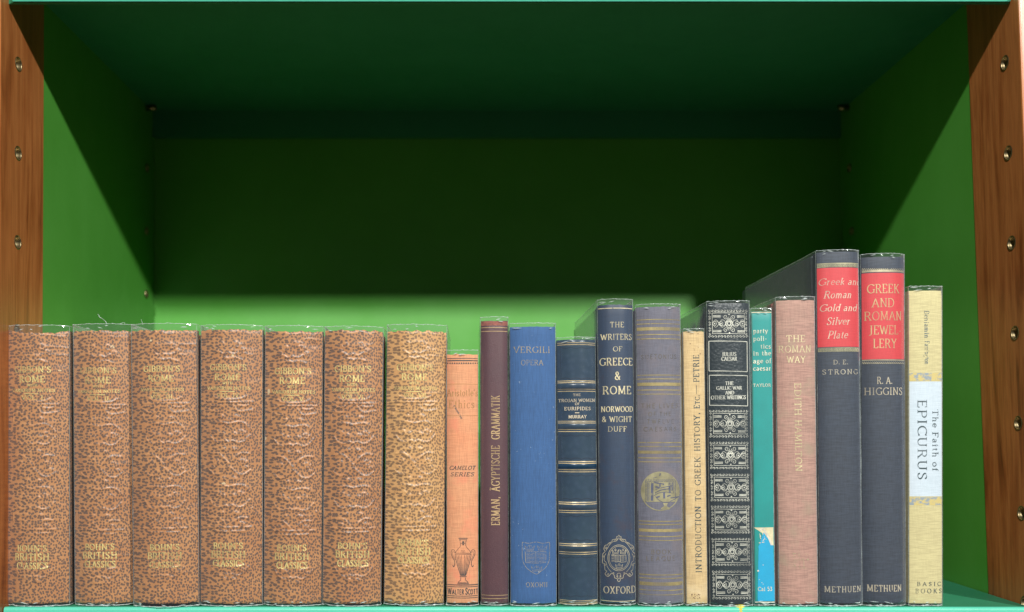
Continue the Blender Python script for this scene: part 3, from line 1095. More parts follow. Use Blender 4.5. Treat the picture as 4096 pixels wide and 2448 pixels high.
for i, (xt, xb, ft, lt, fr, cx, y0, vol, cx2, y2, lab) in enumerate(VOLS):
    gold = i == 6
    sk = M['mottled_gold'] if gold else M['mottled']
    zt = PZZ(lt, fr)
    fld = Field(-.026, .026, -.002, .20)
    lean = math.atan2((PXX(xt[0], DE)+PXX(xt[1], DE)-PXX(xb[0], DE)-PXX(xb[1], DE))/2, zt)
    x0 = (PXX(xb[0], DE)+PXX(xb[1], DE))/2
    def tl(pxx, pyy):
        X = PXX(pxx, fr)-x0; Z = PZZ(pyy, fr)
        return (X*cos(lean)-Z*sin(lean), X*sin(lean)+Z*cos(lean))
    strength = .00062 if i >= 3 else .00050
    for P in gibbon_strokes((cx+cx2)/2+2, y0-1472):
        fld.ridge([tl(*p) for p in P], strength*random.uniform(.75, 1.15), .00055)
    # old leather: horizontal creases and general unevenness
    for q in range(16):
        yy = random.choice([random.uniform(lt+10, lt+120), random.uniform(1560, 2380)])
        xx = cx+random.uniform(-90, 60)
        Lc = random.uniform(20, 90)
        fld.ridge([tl(xx+Lc*k/5, yy+random.uniform(-4, 4)) for k in range(6)], random.choice([-1, 1])*.00025, .0005)
    rng = np.random.RandomState(i+3)
    sm = np.zeros_like(fld.g)
    for q in range(60):
        a, b = rng.uniform(-.024, .024), rng.uniform(0, .19)
        sm += rng.uniform(-1, 1)*.00022*np.exp(-((fld.X-a)/.004)**2-((fld.Z-b)/.0018)**2)
    fld.g = fld.g+sm
    # vertical joint line on each side
    g0 = fld
    sag = (lambda a: -.0021*(1-a*a)-.0004*a) if i == 0 else ((lambda a: -.0006*(1-abs(a))) if i in (4,) else None)
    bk = Book("book", lab, xt, xb, lt, ft, fr, .0068, .118, sk, sk, GROUP_V, bot=2415, film_bot=2430, p=2.0,
              res=(96, 330), tatter=.0011, sag=sag, field=fld, board_top=zt-.0015)
    ink = Ink()
    worn = i < 4
    dy = y0-1466
    def W(t, xa, ya, xb_, yb, **k):
        bk.write(ink, t, cx-133+xa, ya+dy, cx-133+xb_, yb+dy, jit=.02, **k)
    W("GIBBON'S", 60, 1466, 205, 1490, thick=.19, thin=.08)
    W("ROME", 78, 1504, 181, 1529, thick=.19, thin=.08)
    W("WITH", 109, 1536, 149, 1546, thick=.2, thin=.1)
    W("VARIORUM NOTES", 49, 1555, 221, 1568, thick=.2, thin=.1)
    W(vol, 87, 1582, 181, 1598, thick=.19, thin=.09)
    bk.line(ink, cx-133+96, cx-133+158, 1575+dy, 3)
    bk.lay(ink, "title_lettering", M['gold_worn'])
    ink = Ink()
    d2 = y2-2182
    def W2(t, xa, ya, xb_, yb, **k):
        bk.write(ink, t, cx2-129+xa, ya+d2, cx2-129+xb_, yb+d2, jit=.02, thick=.19, thin=.08, **k)
    W2("BOHN'S", 70, 2182, 188, 2204)
    W2("BRITISH", 61, 2215, 198, 2239)
    W2("CLASSICS", 69, 2251, 192, 2274)
    bk.lay(ink, "series_lettering", M['gold_worn'])
    # scuffs where the paper has rubbed through
    sc = {0: [(240, 1482, 9, 3)], 1: [(450, 1388, 10, 8)], 2: [(604, 1362, 6, 5)], 3: [(931, 1421, 6, 6), (895, 1933, 9, 5)], 4: [(1075, 1567, 6, 12), (1062, 1753, 4, 7)]}.get(i, [])
    if sc:
        msc = mat_plain("bared_paper_%d" % i, (.62, .46, .26), .8, 0, 400, .2)
        for (a, b, ra, rb) in sc:
            ink = Ink()
            P = []
            for k in range(14):
                an = 2*pi*k/14
                q = random.uniform(.65, 1.1)
                P.append(bk.loc(a+ra*q*cos(an), b+rb*q*sin(an)))
            ink.poly(P)
            bk.lay(ink, "scuff", msc)
    if i == 1:
        V = []; Fc = []
        def hair(pts, r):
            Q = [(*bk.loc(a, b), 0) for a, b in pts]
            C3 = catmull([(q[0], q[1]) for q in Q], 6)
            tube_vf([(a, -.0042+.0015*math.sin(k*.3), b) for k, (a, b) in enumerate(C3)], r, V, Fc, 5)
        hair([(420, 1294), (414, 1284), (404, 1273), (396, 1268), (388, 1262), (385, 1255)], .00022)
        hair([(478, 1296), (492, 1290), (504, 1293), (508, 1298)], .00014)
        link_mesh("loose_film_thread", V, Fc, M['edge'], bk.sleeve)
    if i == 2:
        V = []; Fc = []
        tube_vf([(*[(lambda q: (q[0], -.0042, q[1]))(bk.loc(a, b))][0],) for a, b in ((571, 1298), (568, 1288), (565, 1277))], .00012, V, Fc, 5)
        link_mesh("loose_film_thread", V, Fc, M['edge'], bk.sleeve)

# ------------------------------------------------------------------ orange cloth book with the vase
m_or = mat_cloth("orange_twill_cloth", (.75, .28, .125), (.70, .33, .16), 1500, .20, .5, stain=(.76, .23, .12))
bk = Book("book", "short orange cloth book with a black urn, between the mottled and maroon books", (1784, 1915), (1784, 1916), 1419, 1402, .6630, .0034, .115,
          m_or, m_or, bot=2412, film_bot=2428, p=2.6, res=(30, 60), tatter=.0005)
ink = Ink()
for (y, th) in ((1434.5, 3), (1443.5, 4.5), (2337, 4), (2344.5, 3), (2381, 3), (2388.5, 3)):
    bk.line(ink, 1788, 1913, y, th)
for k in range(14):
    c = bk.loc(1791+k*9.2, 1453); ink.dot(c[0], c[1], px(3.2))
bk.write(ink, "CAMELOT", 1797, 1864, 1900, 1878, ital=.28, thick=.22, thin=.13)
bk.write(ink, "SERIES", 1801, 1890, 1895, 1904, ital=.28, thick=.22, thin=.13)
bk.write(ink, "Walter Scott", 1791, 2353, 1912, 2375, serif=False, thick=.15, smallcaps=.78, space=.3)
bk.lay(ink, "title_lettering", M['black_ink'])
ink = Ink()
def vp(a, b): return bk.loc(1750+a/1.4, 1380+b/1.4)
def vs(P, wd=2.2, smooth=False):
    Q = catmull(P, 6) if smooth else P
    for mir in (0, 1):
        ink.stroke([vp(287-a if mir else a, b) for a, b in Q], px(wd))
for P, wd, sm in [
    ([(118, 1082), (144, 1082)], 3, 0), ([(121, 1090), (144, 1090)], 2, 0), ([(126, 1092), (129, 1110), (127, 1128), (110, 1148), (99, 1165)], 2.4, 1),
    ([(99, 1165), (144, 1165)], 2.6, 0), ([(97, 1172), (144, 1172)], 2.4, 0), ([(99, 1174), (102, 1195), (115, 1245), (129, 1290)], 2.6, 1),
    ([(107, 1177), (112, 1205), (132, 1288)], 2, 0), ([(116, 1177), (120, 1205), (135, 1288)], 2, 0), ([(125, 1177), (128, 1205), (139, 1288)], 2, 0), ([(135, 1177), (136, 1205), (142, 1288)], 2, 0),
    ([(128, 1290), (144, 1290)], 3, 0), ([(124, 1297), (144, 1297)], 3, 0), ([(130, 1302), (129, 1316), (114, 1329)], 2.4, 1), ([(111, 1336), (144, 1336)], 3.5, 0), ([(114, 1330), (144, 1330)], 2, 0),
    ([(101, 1162), (92, 1147), (80, 1149), (77, 1166), (84, 1188), (95, 1208), (97, 1228), (91, 1242), (86, 1232)], 2.6, 1),
    ([(97, 1164), (88, 1156), (84, 1166), (90, 1186), (100, 1204)], 1.6, 1), ([(133, 1150), (144, 1154)], 2, 0), ([(130, 1158), (144, 1160)], 1.8, 0)]:
    vs(P, wd, sm)
for (a, b, r) in ((144, 1103, 4), (138, 1110, 3), (149, 1110, 3), (144, 1117, 4)):
    c = vp(a, b); ink.dot(c[0], c[1], px(r))
bk.lay(ink, "urn_emblem", M['black_ink'])
ink = Ink()
bk.line(ink, 1786, 1914, 1537, 2); bk.line(ink, 1786, 1914, 1663, 2)
bk.write(ink, "Aristotle's", 1788, 1556, 1911, 1585, thick=.13, thin=.06)
bk.write(ink, "Ethics", 1795, 1600, 1898, 1632, thick=.13, thin=.06)
bk.lay(ink, "faded_title_lettering", mat_foil("faded_orange_gold", (.58, .29, .09), .36, .1, .5))
ink = Ink()
ink.stroke([bk.loc(a, b) for a, b in ((1816, 1622), (1826, 1640), (1838, 1658), (1847, 1676))], px(7))
bk.lay(ink, "pencil_mark", mat_foil("grey_crayon", (.16, .14, .13), .46, 0, .8, 900))

# ------------------------------------------------------------------ maroon grained book
m_ma = mat_leather("maroon_grained_cloth", (.085, .026, .032), (.065, .02, .028), 1900, .00016)
m_fr = mat_plain("rubbed_leather_head", (.26, .07, .045), .7, 0, 500, .4, .0004)
bk = Book("book", "narrow maroon grained book with gold title reading upwards, frayed red at its head", (1920, 2035), (1922, 2037), 1285, 1270, .6650, .0036, .145,
          m_ma, m_ma, bot=2414, film_bot=2427, p=2.6, res=(28, 60), tatter=.0006)
bk.patch("rubbed_head", m_fr, 1921, 1287, 2033, 1304, nv=4)
ink = Ink()
for y in (1312, 1327, 2378, 2391):
    bk.line(ink, 1921, 2035, y, 2.6)
bk.write_up(ink, "ERMAN,", 1966, 1998, 2101, 1988, thick=.12, thin=.07, gap=.15)
bk.write_up(ink, "ÄGYPTISCHE", 1966, 1998, 1965, 1782, thick=.12, thin=.07, gap=.15)
bk.write_up(ink, "GRAMMATIK", 1966, 1998, 1757, 1582, thick=.12, thin=.07, gap=.15)
bk.lay(ink, "title_lettering", mat_foil("gold_foil_on_maroon", (.74, .50, .24), .30, .2, .4))

# ------------------------------------------------------------------ royal blue cloth book
m_bl = mat_cloth("royal_blue_cloth", (.014, .085, .25), (.020, .10, .28), 1500, .16, .75, fleck=(.45, .55, .62))
bk = Book("book", "royal blue cloth book with pale flecks and a shield stamped near its foot", (2037, 2223), (2039, 2229), 1309, 1295, .6620, .0040, .135,
          m_bl, m_bl, bot=2414, film_bot=2430, p=3, res=(40, 60), tatter=.0003)
ink = Ink()
bk.write(ink, "VERGILI", 2054, 1387, 2200, 1412, thick=.13, thin=.06)
bk.write(ink, "OPERA", 2084, 1440, 2173, 1461, thick=.12, thin=.06)
bk.lay(ink, "title_lettering", mat_foil("tarnished_gold_on_blue", (.55, .45, .28), .40, .25, .4, 520))
ink = Ink()
def sp(a, b): return bk.loc(2020+a/4.365, 2100+b/4.365)
def ss(P, wd=1.8, smooth=False):
    ink.stroke([sp(a, b) for a, b in (catmull(P, 6) if smooth else P)], px(wd))
ss([(300, 300), (420, 318), (545, 297), (660, 318), (778, 298)], 2, True)
for sg in (-1, 1):
    ss([(540+sg*238, 300), (540+sg*240, 460), (540+sg*230, 620), (540+sg*170, 740), (540+sg*70, 820), (558, 862)], 2, True)
def crown(fn, x, y, w_, h, wd):
    fn([(x-w_/2, y-h*.3), (x-w_*.38, y+h/2), (x+w_*.38, y+h/2), (x+w_/2, y-h*.3)], wd)
    fn([(x-w_/2, y-h*.3), (x-w_*.27, y+h*.1), (x-w_*.12, y-h*.35), (x, y+h*.05), (x+w_*.12, y-h*.35), (x+w_*.27, y+h*.1), (x+w_/2, y-h*.3)], wd)
    fn([(x-w_*.36, y+h*.3), (x+w_*.36, y+h*.3)], wd)
    fn([(x, y+h*.05), (x, y-h*.5)], wd)
for (x, y, w_, h) in ((430, 390, 170, 100), (650, 390, 170, 100), (555, 752, 190, 105)):
    crown(ss, x, y, w_, h, 1.5)
for P in ([(350, 462), (535, 468), (715, 460), (712, 655), (540, 665), (360, 655), (350, 462)], [(538, 468), (540, 662)]):
    ss(P, 2)
for k in range(7):
    ss([(375, 490+k*24), (520, 494+k*24)], 1.3); ss([(560, 494+k*24), (695, 490+k*24)], 1.3)
    ss([(350, 480+k*24), (368, 480+k*24)], 2)
bk.write(ink, "OXONII", 2104, 2330, 2190, 2348, thick=.15, thin=.08)
bk.lay(ink, "shield_emblem", mat_foil("dull_gold_on_blue", (.42, .38, .32), .42, .25, .45, 520))

# ------------------------------------------------------------------ half-leather book with raised bands
m_nv = mat_leather("dark_blue_polished_leather", (.008, .030, .066), (.014, .042, .068), 260, .00012, .3)
BANDS = [1545, 1705, 1865, 2027, 2192]
def nav_surf(u, v):
    s_ = 0
    for b in NB:
        d = abs(v-b)
        s_ += .0013*math.exp(-(d/.0021)**4)
    return s_
NB = [PZZ(y, .665) for y in BANDS]
bk = Book("book", "dark blue leather book with five raised bands and double gold rules across its spine", (2227, 2385), (2234, 2399), 1361, 1352, .6655, .0058, .125,
          m_nv, m_nv, bot=2415, film_bot=2427, p=2.2, res=(34, 260), surf=nav_surf)
ink = Ink()
for y, th in ((1373.5, 2), (1381, 2.4), (2397, 2), (2403, 2), (2410, 2)):
    bk.line(ink, 2229, 2396, y, th)
for b in BANDS:
    for d in (-20, -13, 13, 21):
        bk.line(ink, 2229, 2396, b+d, 2.3)
bk.lay(ink, "gold_rules", mat_foil("gold_rules_on_blue", (.92, .70, .36), .26, .1, .35))
ink = Ink()
bk.write(ink, "THE", 2292, 1575, 2322, 1584, thick=.2, thin=.12)
bk.write(ink, "TROJAN WOMEN", 2233, 1595.5, 2379, 1608.5, thick=.19, thin=.11)
bk.write(ink, "OF", 2300, 1611, 2318, 1620, thick=.2, thin=.12)
bk.write(ink, "EURIPIDES", 2257, 1628, 2363, 1641, thick=.19, thin=.11)
bk.write(ink, "MURRAY", 2274, 1661, 2346, 1673, thick=.19, thin=.11)
bk.line(ink, 2300, 2317, 1651, 3)
bk.lay(ink, "title_lettering", mat_foil("bright_gold_foil", (.93, .78, .55), .28, .1, .4))
ink = Ink()
tops = [1388]+[b+34 for b in BANDS]
bots = [b-28 for b in BANDS]+[2388]
for yt, yb in zip(tops, bots):
    if yt == 1579: 
        continue
    for (yy, sg) in ((yt, 1), (yb, -1)):
        P = [bk.loc(2240+k*3, yy+sg*2.6*abs(math.sin(k*.22))*2) for k in range(50)]
        ink.stroke(P, px(2.2))
    for xx in (2240, 2386):
        ink.stroke([bk.loc(xx+(k/8)*5, yt+(yb-yt)*k/8) for k in range(9)], px(1.8))
bk.lay(ink, "blind_tooling", mat_plain("blind_tooled_line", (.006, .016, .035), .35))

# ------------------------------------------------------------------ navy cloth book of writers with the crest
m_na = mat_cloth("navy_cloth", (.008, .031, .078), (.012, .028, .064), 1500, .14, .5, stain=(.028, .024, .045), rough=.5)
bk = Book("book", "tall navy cloth book with large cream title and ornate oval crest near its foot", (2389, 2535), (2401, 2548), 1222, 1200, .6640, .0052, .155,
          m_na, m_na, bot=2412, film_bot=2428, p=2.4, res=(34, 60), tatter=.0006)
ink = Ink()
bk.line(ink, 2392, 2533, 1236, 3); bk.line(ink, 2404, 2546, 2400, 2.5)
K = dict(thick=.15, thin=.07)
bk.write(ink, "THE", 2440, 1288, 2496, 1309, **K)
bk.write(ink, "WRITERS", 2402, 1336, 2527, 1361, **K)
bk.write(ink, "OF", 2452, 1386, 2489, 1405, **K)
bk.write(ink, "GREECE", 2398, 1432, 2530, 1463, **K)
bk.write(ink, "&", 2458, 1487, 2482, 1519, **K)
bk.write(ink, "ROME", 2410, 1545, 2525, 1577, **K)
bk.write(ink, "NORWOOD", 2404, 1626, 2531, 1648, **K)
bk.write(ink, "& WIGHT", 2407, 1666, 2527, 1688, **K)
bk.write(ink, "DUFF", 2431, 1706, 2507, 1726, **K)
bk.lay(ink, "title_lettering", M['gold'])
ink = Ink()
bk.write(ink, "OXFORD", 2414, 2347, 2542, 2371, **K)
def cp(a, b): return bk.loc(2380+a/2.318, 1800+b/2.318)
def cs(P, wd=1.8, smooth=False):
    ink.stroke([cp(a, b) for a, b in (catmull(P, 5) if smooth else P)], px(wd))
cx_, cy_ = 221, 1000
for (rx, ry, wd) in ((102, 120, 2.2), (90, 108, 1.6)):
    cs(arcp(cx_, cy_, rx, ry, 0, 360, 40), wd)
crown(cs, 189, 938, 62, 50, 1.8); crown(cs, 259, 938, 56, 50, 1.8); crown(cs, 223, 1075, 66, 55, 1.8)
cs([(152, 972), (178, 972), (186, 980), (186, 1036), (178, 1030), (152, 1030)], 2)
cs([(186, 978), (222, 974), (240, 980), (286, 972), (288, 1036), (240, 1040), (222, 1034), (186, 1038)], 2.2); cs([(234, 980), (236, 1038)], 2)
for k in range(4):
    cs([(195, 990+k*11), (225, 989+k*11)], 1.5); cs([(244, 990+k*11), (272, 989+k*11)], 1.5)
    cs([(152, 978+k*14), (176, 978+k*14)], 1.5)
for sg in (-1, 1):
    def mm(P): return [(cx_+sg*a, b) for a, b in P]
    cs(mm([(0, 788), (8, 800), (22, 806), (18, 820), (40, 828), (60, 832), (66, 850), (98, 866), (104, 880), (126, 884), (140, 916), (128, 940), (148, 962), (150, 1000), (152, 1046), (134, 1052), (132, 1080), (128, 1110), (112, 1125), (128, 1148), (104, 1172), (84, 1160), (66, 1142), (44, 1160), (38, 1186), (18, 1190), (10, 1212), (0, 1222)]), 2.2, True)
    cs(mm([(0, 812), (14, 832), (30, 846), (54, 850), (80, 872), (100, 900), (118, 930)]), 1.8, True)
    cs(mm([(120, 960), (134, 985), (134, 1025), (118, 1042), (108, 1080), (90, 1108), (70, 1130)]), 1.8, True)
    cs(mm([(0, 1140), (16, 1150), (14, 1175), (0, 1196)]), 1.8, True)
    for (a, b, r) in ((34, 838, 12), (84, 862, 11), (120, 905, 12), (146, 985, 9), (128, 1062, 11), (100, 1150, 12), (52, 1140, 10), (14, 1168, 8), (14, 828, 8)):
        cs([(cx_+sg*(a+r*(1-.07*k)*cos(.7*k)), b+r*(1-.07*k)*sin(.7*k)) for k in range(11)], 1.7)
bk.lay(ink, "crest_emblem", mat_foil("soft_gold_foil", (.62, .54, .38), .31, .2, .4))

# ------------------------------------------------------------------ grey-violet book with gold bands
m_gv = mat_cloth("grey_violet_cloth", (.115, .118, .165), (.145, .135, .165), 1400, .22, .5, stain=(.17, .14, .155))
bk = Book("book", "wide grey violet cloth book with sets of dull gold bands and a round medallion", (2541, 2721), (2552, 2736), 1230, 1220, .6610, .0056, .145,
          m_gv, m_gv, bot=2415, film_bot=2430, p=2.3, res=(38, 60), tatter=.0004)
ink = Ink()
for L in ([(1281.5, 3.5), (1298, 3.5), (1318, 13), (1341, 3.5), (1357.5, 3.5)], [(1502, 3.5), (1517, 3.5), (1538, 13), (1561, 4), (1577.5, 3)],
          [(1770, 4), (1785.5, 4), (1808, 12), (1831, 4), (1846.6, 3)], [(2082.6, 4), (2095.5, 4), (2119, 12), (2143, 4), (2158, 3)], [(2295, 4), (2309, 3.5), (2331, 14), (2356.5, 4), (2374, 3)]):
    for y, th in L:
        bk.line(ink, 2541+(y-1230)*.01, 2722+(y-1230)*.012, y, th)
bk.lay(ink, "gold_bands", M['gold_dull'])
ink = Ink()
K = dict(serif=False, thick=.15)
bk.write(ink, "SUETONIUS", 2564, 1418, 2706, 1437, gap=.3, **K)
bk.write(ink, "THE LIVES", 2564, 1614, 2712, 1633, gap=.35, **K)
bk.write(ink, "OF THE", 2593, 1648, 2685, 1664, gap=.3, **K)
bk.write(ink, "TWELVE", 2587, 1677, 2695, 1694, gap=.4, **K)
bk.write(ink, "CAESARS", 2574, 1708, 2706, 1725, gap=.35, **K)
bk.write(ink, "BOOK", 2604, 2199, 2686, 2216, gap=.3, **K)
bk.write(ink, "LEAGUE", 2584, 2225, 2701, 2242, gap=.3, **K)
bk.lay(ink, "darkened_lettering", M['brown_stamp'])
ink = Ink()
def mp_(a, b): return bk.loc(2380+a/2.318, 1800+b/2.318)
upper = [(a, b) for a, b in arcp(605, 382, 178, 180, 213, -33, 30)]
# disc above the table line, laid in thin bands so it follows the rounded spine
b0 = len(ink.V)
for k in range(31):
    yy = 203+(480-203)*k/30
    hwid = math.sqrt(max(0, 1-((yy-382)/180)**2))*178
    for q in range(13):
        ink.V.append((*mp_(605+hwid*(q/6-1), yy), 0.0))
for k in range(30):
    for q in range(12):
        ink.F.append((b0+k*13+q, b0+(k+1)*13+q, b0+(k+1)*13+q+1, b0+k*13+q+1))
ink.k = 3
ink.stroke([mp_(a, b) for a, b in arcp(605, 382, 176, 178, 0, 360, 48)], px(4))
ink.poly([mp_(a, b) for a, b in ((630, 490), (676, 490), (664, 520), (696, 540), (690, 552), (612, 552), (610, 540), (642, 520))])
bk.lay(ink, "medallion", M['brass_leaf'])
ink = Ink()
def ms(P, wd=2, sm=False): ink.stroke([mp_(a, b) for a, b in (catmull(P, 5) if sm else P)], px(wd))
ms([(472, 480), (472, 277), (744, 277), (744, 470)], 2.5); ms([(486, 470), (486, 290), (730, 290), (730, 400)], 2)
ms([(530, 300), (528, 470)], 10); ms([(548, 300), (640, 318)], 6); ms([(560, 340), (600, 350)], 7); ms([(556, 400), (610, 372), (700, 358)], 4, True); ms([(600, 300), (604, 340)], 5)
ms([(690, 300), (694, 400)], 8); ms([(716, 300), (716, 380)], 6); ms([(640, 395), (642, 450)], 8); ms([(560, 430), (600, 470), (660, 486), (730, 460), (780, 430)], 2.5, True)
ms([(545, 425), (590, 400), (660, 390), (720, 400)], 2.5, True); ms([(570, 440), (600, 430)], 6); ms([(668, 430), (700, 420)], 5); ms([(600, 240), (606, 215)], 4); ms([(540, 260), (575, 250)], 2)
ms([(700, 445), (780, 432)], 4)
ms([(500, 300), (500, 470)], 3); ms([(560, 365), (640, 345), (720, 330)], 3, True)
bk.lay(ink, "medallion_drawing", mat_foil("violet_stamping", (.09, .10, .17), .40, 0, .6))

# ------------------------------------------------------------------ slim cream book
m_cr = mat_cloth("cream_linen", (.66, .46, .22), (.60, .42, .20), 1100, .2, .45, stain=(.72, .57, .34))
bk = Book("book", "slim cream linen book with dark title reading upwards, small brown spots at its head", (2727, 2817), (2742, 2831), 1328, 1317, .6640, .0016, .125,
          m_cr, m_cr, bot=2415, film_bot=2428, p=2.8, res=(24, 60), tatter=.0005)
ink = Ink()
K = dict(thick=.17, thin=.08, gap=.16)
for t, ylo, yhi in (("INTRODUCTION", 2290, 2025), ("TO", 2004, 1959), ("GREEK", 1941, 1828), ("HISTORY,", 1804, 1651), ("Etc.", 1634, 1580), ("PETRIE", 1528, 1419)):
    m = (ylo+yhi)/2
    sh = (2291-m)*.014
    bk.write_up(ink, t, 2785.5-sh, 2808-sh, ylo, yhi, smallcaps=.78 if t == "Etc." else 0, **K)
ink.stroke([bk.loc(2786, 1576), bk.loc(2785.5, 1541)], px(2))
bk.lay(ink, "title_lettering", M['navy_ink'])
ink = Ink()
for (a, b, r) in ((2761, 1375, 2.6), (2778, 1400, 2), (2792, 1334, 1.8), (2793, 1390, 1.6), (2801, 1415, 2.2), (2776, 1395, 1.5)):
    c = bk.loc(a, b); ink.dot(c[0], c[1], px(r))
for q in range(16):
    c = bk.loc(random.uniform(2765, 2800), random.uniform(2375, 2395)); ink.dot(c[0], c[1], px(random.uniform(1.2, 2.8)), 6)
bk.lay(ink, "brown_spots", mat_foil("foxing_brown", (.22, .12, .06), .3, 0, .8))

# ------------------------------------------------------------------ black leather book with silver ornament panels
m_bk = mat_leather("black_green_pebbled_leather", (.004, .013, .017), (.006, .017, .023), 620, .00028, .42)
bk = Book("book", "black green leather book stamped with ornament panels, ribbon showing at its foot", (2820, 2994), (2834, 3008), 1215, 1207, .6600, .0040, .150,
          m_bk, m_bk, bot=2417, film_bot=2434, p=2.8, res=(36, 80), tatter=.0004)
ink = Ink()
def ornament(xa, ya, xb_, yb):
    def P(a, b):
        f = (b-95)/605
        return bk.loc(xa+(a-80)/835*(xb_-xa)+f*1.5, ya+f*(yb-ya))
    def st(L, wd=1.5, sm=False):
        ink.stroke([P(a, b) for a, b in (catmull(L, 4) if sm else L)], px(wd))
    for L in ([(165, 175), (850, 180)], [(850, 180), (852, 615)], [(852, 615), (170, 610)], [(170, 610), (165, 175)]):
        st(L, 1.7)
    st(arcp(525, 395, 78, 80, 0, 360, 22), 1.8)
    for k in range(8):
        c = P(525+38*cos(k*pi/4), 395+42*sin(k*pi/4)); ink.dot(c[0], c[1], px(2.9), 6)
    for (xc, r) in ((213, 42), (350, 42), (695, 42), (812, 42)):
        st(arcp(xc, 397, r, r+2, 0, 360, 12), 1.5)
        c = P(xc, 397); ink.dot(c[0], c[1], px(3.2), 6)
    for sg in (1, -1):
        for ph in (0, 27):
            L = []
            for k in range(41):
                x = 172+(845-172)*k/40
                amp = 78-ph+(30 if abs(x-525) < 110 else 0)*(1-ph/60)
                L.append((x, 395-sg*amp*math.cos((x-525)/140*pi*.98)*(1 if True else 0)))
            if sg == 1 or ph == 0:
                st(L, 1.4)
    for (xc, yc, d) in ((452, 252, 1), (602, 254, -1), (450, 532, 1), (600, 534, -1)):
        st([(xc+d*58*(1-.062*k)*cos(.62*k), yc+(1 if yc < 400 else -1)*58*(1-.062*k)*sin(.62*k)) for k in range(15)], 1.6)
    for (xc, yc) in ((525, 205), (530, 590)):
        c = P(xc, yc); ink.dot(c[0], c[1], px(3), 5)
    for (x0, x1, yc) in ((178, 345, 243), (695, 842, 246), (178, 360, 555), (700, 845, 560)):
        st([(x0, yc+8), (x1, yc)], 1.1)
        for k in range(9):
            x = x0+(x1-x0)*(k+.5)/9
            for sg in (-1, 1):
                c = P(x, yc+sg*15); ink.dot(c[0], c[1], px(1.75), 5)
    n = 13
    for k in range(n):
        x = 105+(895-105)*k/(n-1)
        for yc, sg in ((125, 1), (672, -1)):
            r = 26
            m = 1 if (k % 3) else -1
            st([(x+m*r*(1-.08*q)*cos(.75*q+pi), yc+sg*r*(1-.08*q)*sin(.75*q)) for q in range(8)], 1.9)
    for k in range(8):
        y = 185+(610-185)*k/7
        for xc, sg in ((112, 1), (885, -1)):
            r = 24
            st([(xc+sg*r*(1-.08*q)*cos(.75*q), y+(1 if k % 2 else -1)*r*(1-.08*q)*sin(.75*q)) for q in range(8)], 1.9)
ornament(2832, 1237, 2989, 1352)
for k, (yt, yb) in enumerate(((1638, 1752), (1765, 1878), (1893, 2007), (2020, 2136), (2150, 2265), (2280, 2399))):
    ornament(2836+k*2.4, yt, 2991+k*2.2, yb)
for (xa, ya, xb_, yb) in ((2835, 1365, 2988, 1487), (2837, 1501, 2989.5, 1624)):
    for L in ([(xa, ya), (xb_, ya+2)], [(xb_, ya+2), (xb_+1, yb)], [(xb_+1, yb), (xa+1, yb-3)], [(xa+1, yb-3), (xa, ya)]):
        ink.stroke([bk.loc(*p) for p in L], px(2.6))
K = dict(thick=.22, thin=.07, gap=.07)
bk.write(ink, "JULIUS", 2888, 1409, 2945, 1424, **K)
bk.write(ink, "CAESAR", 2886, 1428, 2948, 1443, **K)
bk.write(ink, "THE", 2901, 1526, 2934, 1540, **K)
bk.write(ink, "GALLIC WAR", 2865, 1545, 2967, 1559, **K)
bk.write(ink, "AND", 2901, 1564, 2936, 1578, **K)
bk.write(ink, "OTHER WRITINGS", 2844, 1582, 2983, 1598, **K)
bk.lay(ink, "stamped_ornament_and_lettering", M['cream_ink'])
# ribbon marker hanging over the shelf edge
V = []; Fc = []
rb = [(0.0, .012, .0025), (0.0, .004, .0018), (0, .0005, .0014), (0, -.0026, .0009), (0, -.0042, -.0015), (.0002, -.0046, -.006), (.0008, -.0044, -.012), (.001, -.0044, -.02)]
ur, _ = bk.loc(2961, 2425)
for k, (dx, y, z) in enumerate(rb):
    wd_ = .0030
    for q in range(5):
        V.append((ur+dx+wd_*(q/4-.5)*2, y-.0006*math.sin(q/4*pi), z+.0003*math.sin(q*2+k)))
for k in range(len(rb)-1):
    for q in range(4):
        Fc.append((k*5+q, k*5+q+1, (k+1)*5+q+1, (k+1)*5+q))
rbm = mat_cloth("yellow_green_ribbon", (.55, .52, .06), (.45, .42, .05), 1500, .3)
ro = link_mesh("ribbon_marker", V, Fc, rbm, bk.root, True)
so = ro.modifiers.new("thick", 'SOLIDIFY'); so.thickness = .0004

# ------------------------------------------------------------------ teal paperback
m_te = mat_plain("teal_paper_cover", (.0, .27, .25), .45, 0, 60, .08)
m_tb = mat_plain("dark_teal_cover", (.01, .17, .13), .5)
bk = Book("book", "slim teal paperback with pale lowercase title and a torn bright blue patch at its foot", (2999, 3085), (3012, 3100), 1248, 1235, .6645, .0008, .130,
          m_te, m_tb, bot=2415, film_bot=2424, p=3.5, res=(20, 60), groove=.002, board_t=.0008)
bk.patch("dark_edge", m_tb, 2999, 1250, 3007, 2409, .00004, 4, 40, edge=lambda t, a, b: (-1, bk.loc(3023-t*14, 2409-t*1159)[0]+.0003*noise.noise(Vector((t*30, 0, 0)))))
bk.patch("paper_strip", mat_plain("bared_white_paper", (.70, .62, .42), .8, 0, 300, .15), 2999, 1248, 3086, 1252, .00012, 8, 2)
m_torn = mat_plain("torn_label_paper", (.66, .60, .38), .85, 0, 200, .2)
bk.patch("torn_label", m_torn, 3016, 2109, 3093, 2182, .00012, 10, 20, edge=lambda t, a, b: (a+(.0066 if t < .62 else .0066*(1-t)/.38)+.0005*noise.noise(Vector((t*9, 2, 0))), b))
m_cy = mat_plain("bright_blue_paper", (.0, .36, .62), .5, 0, 120, .06)
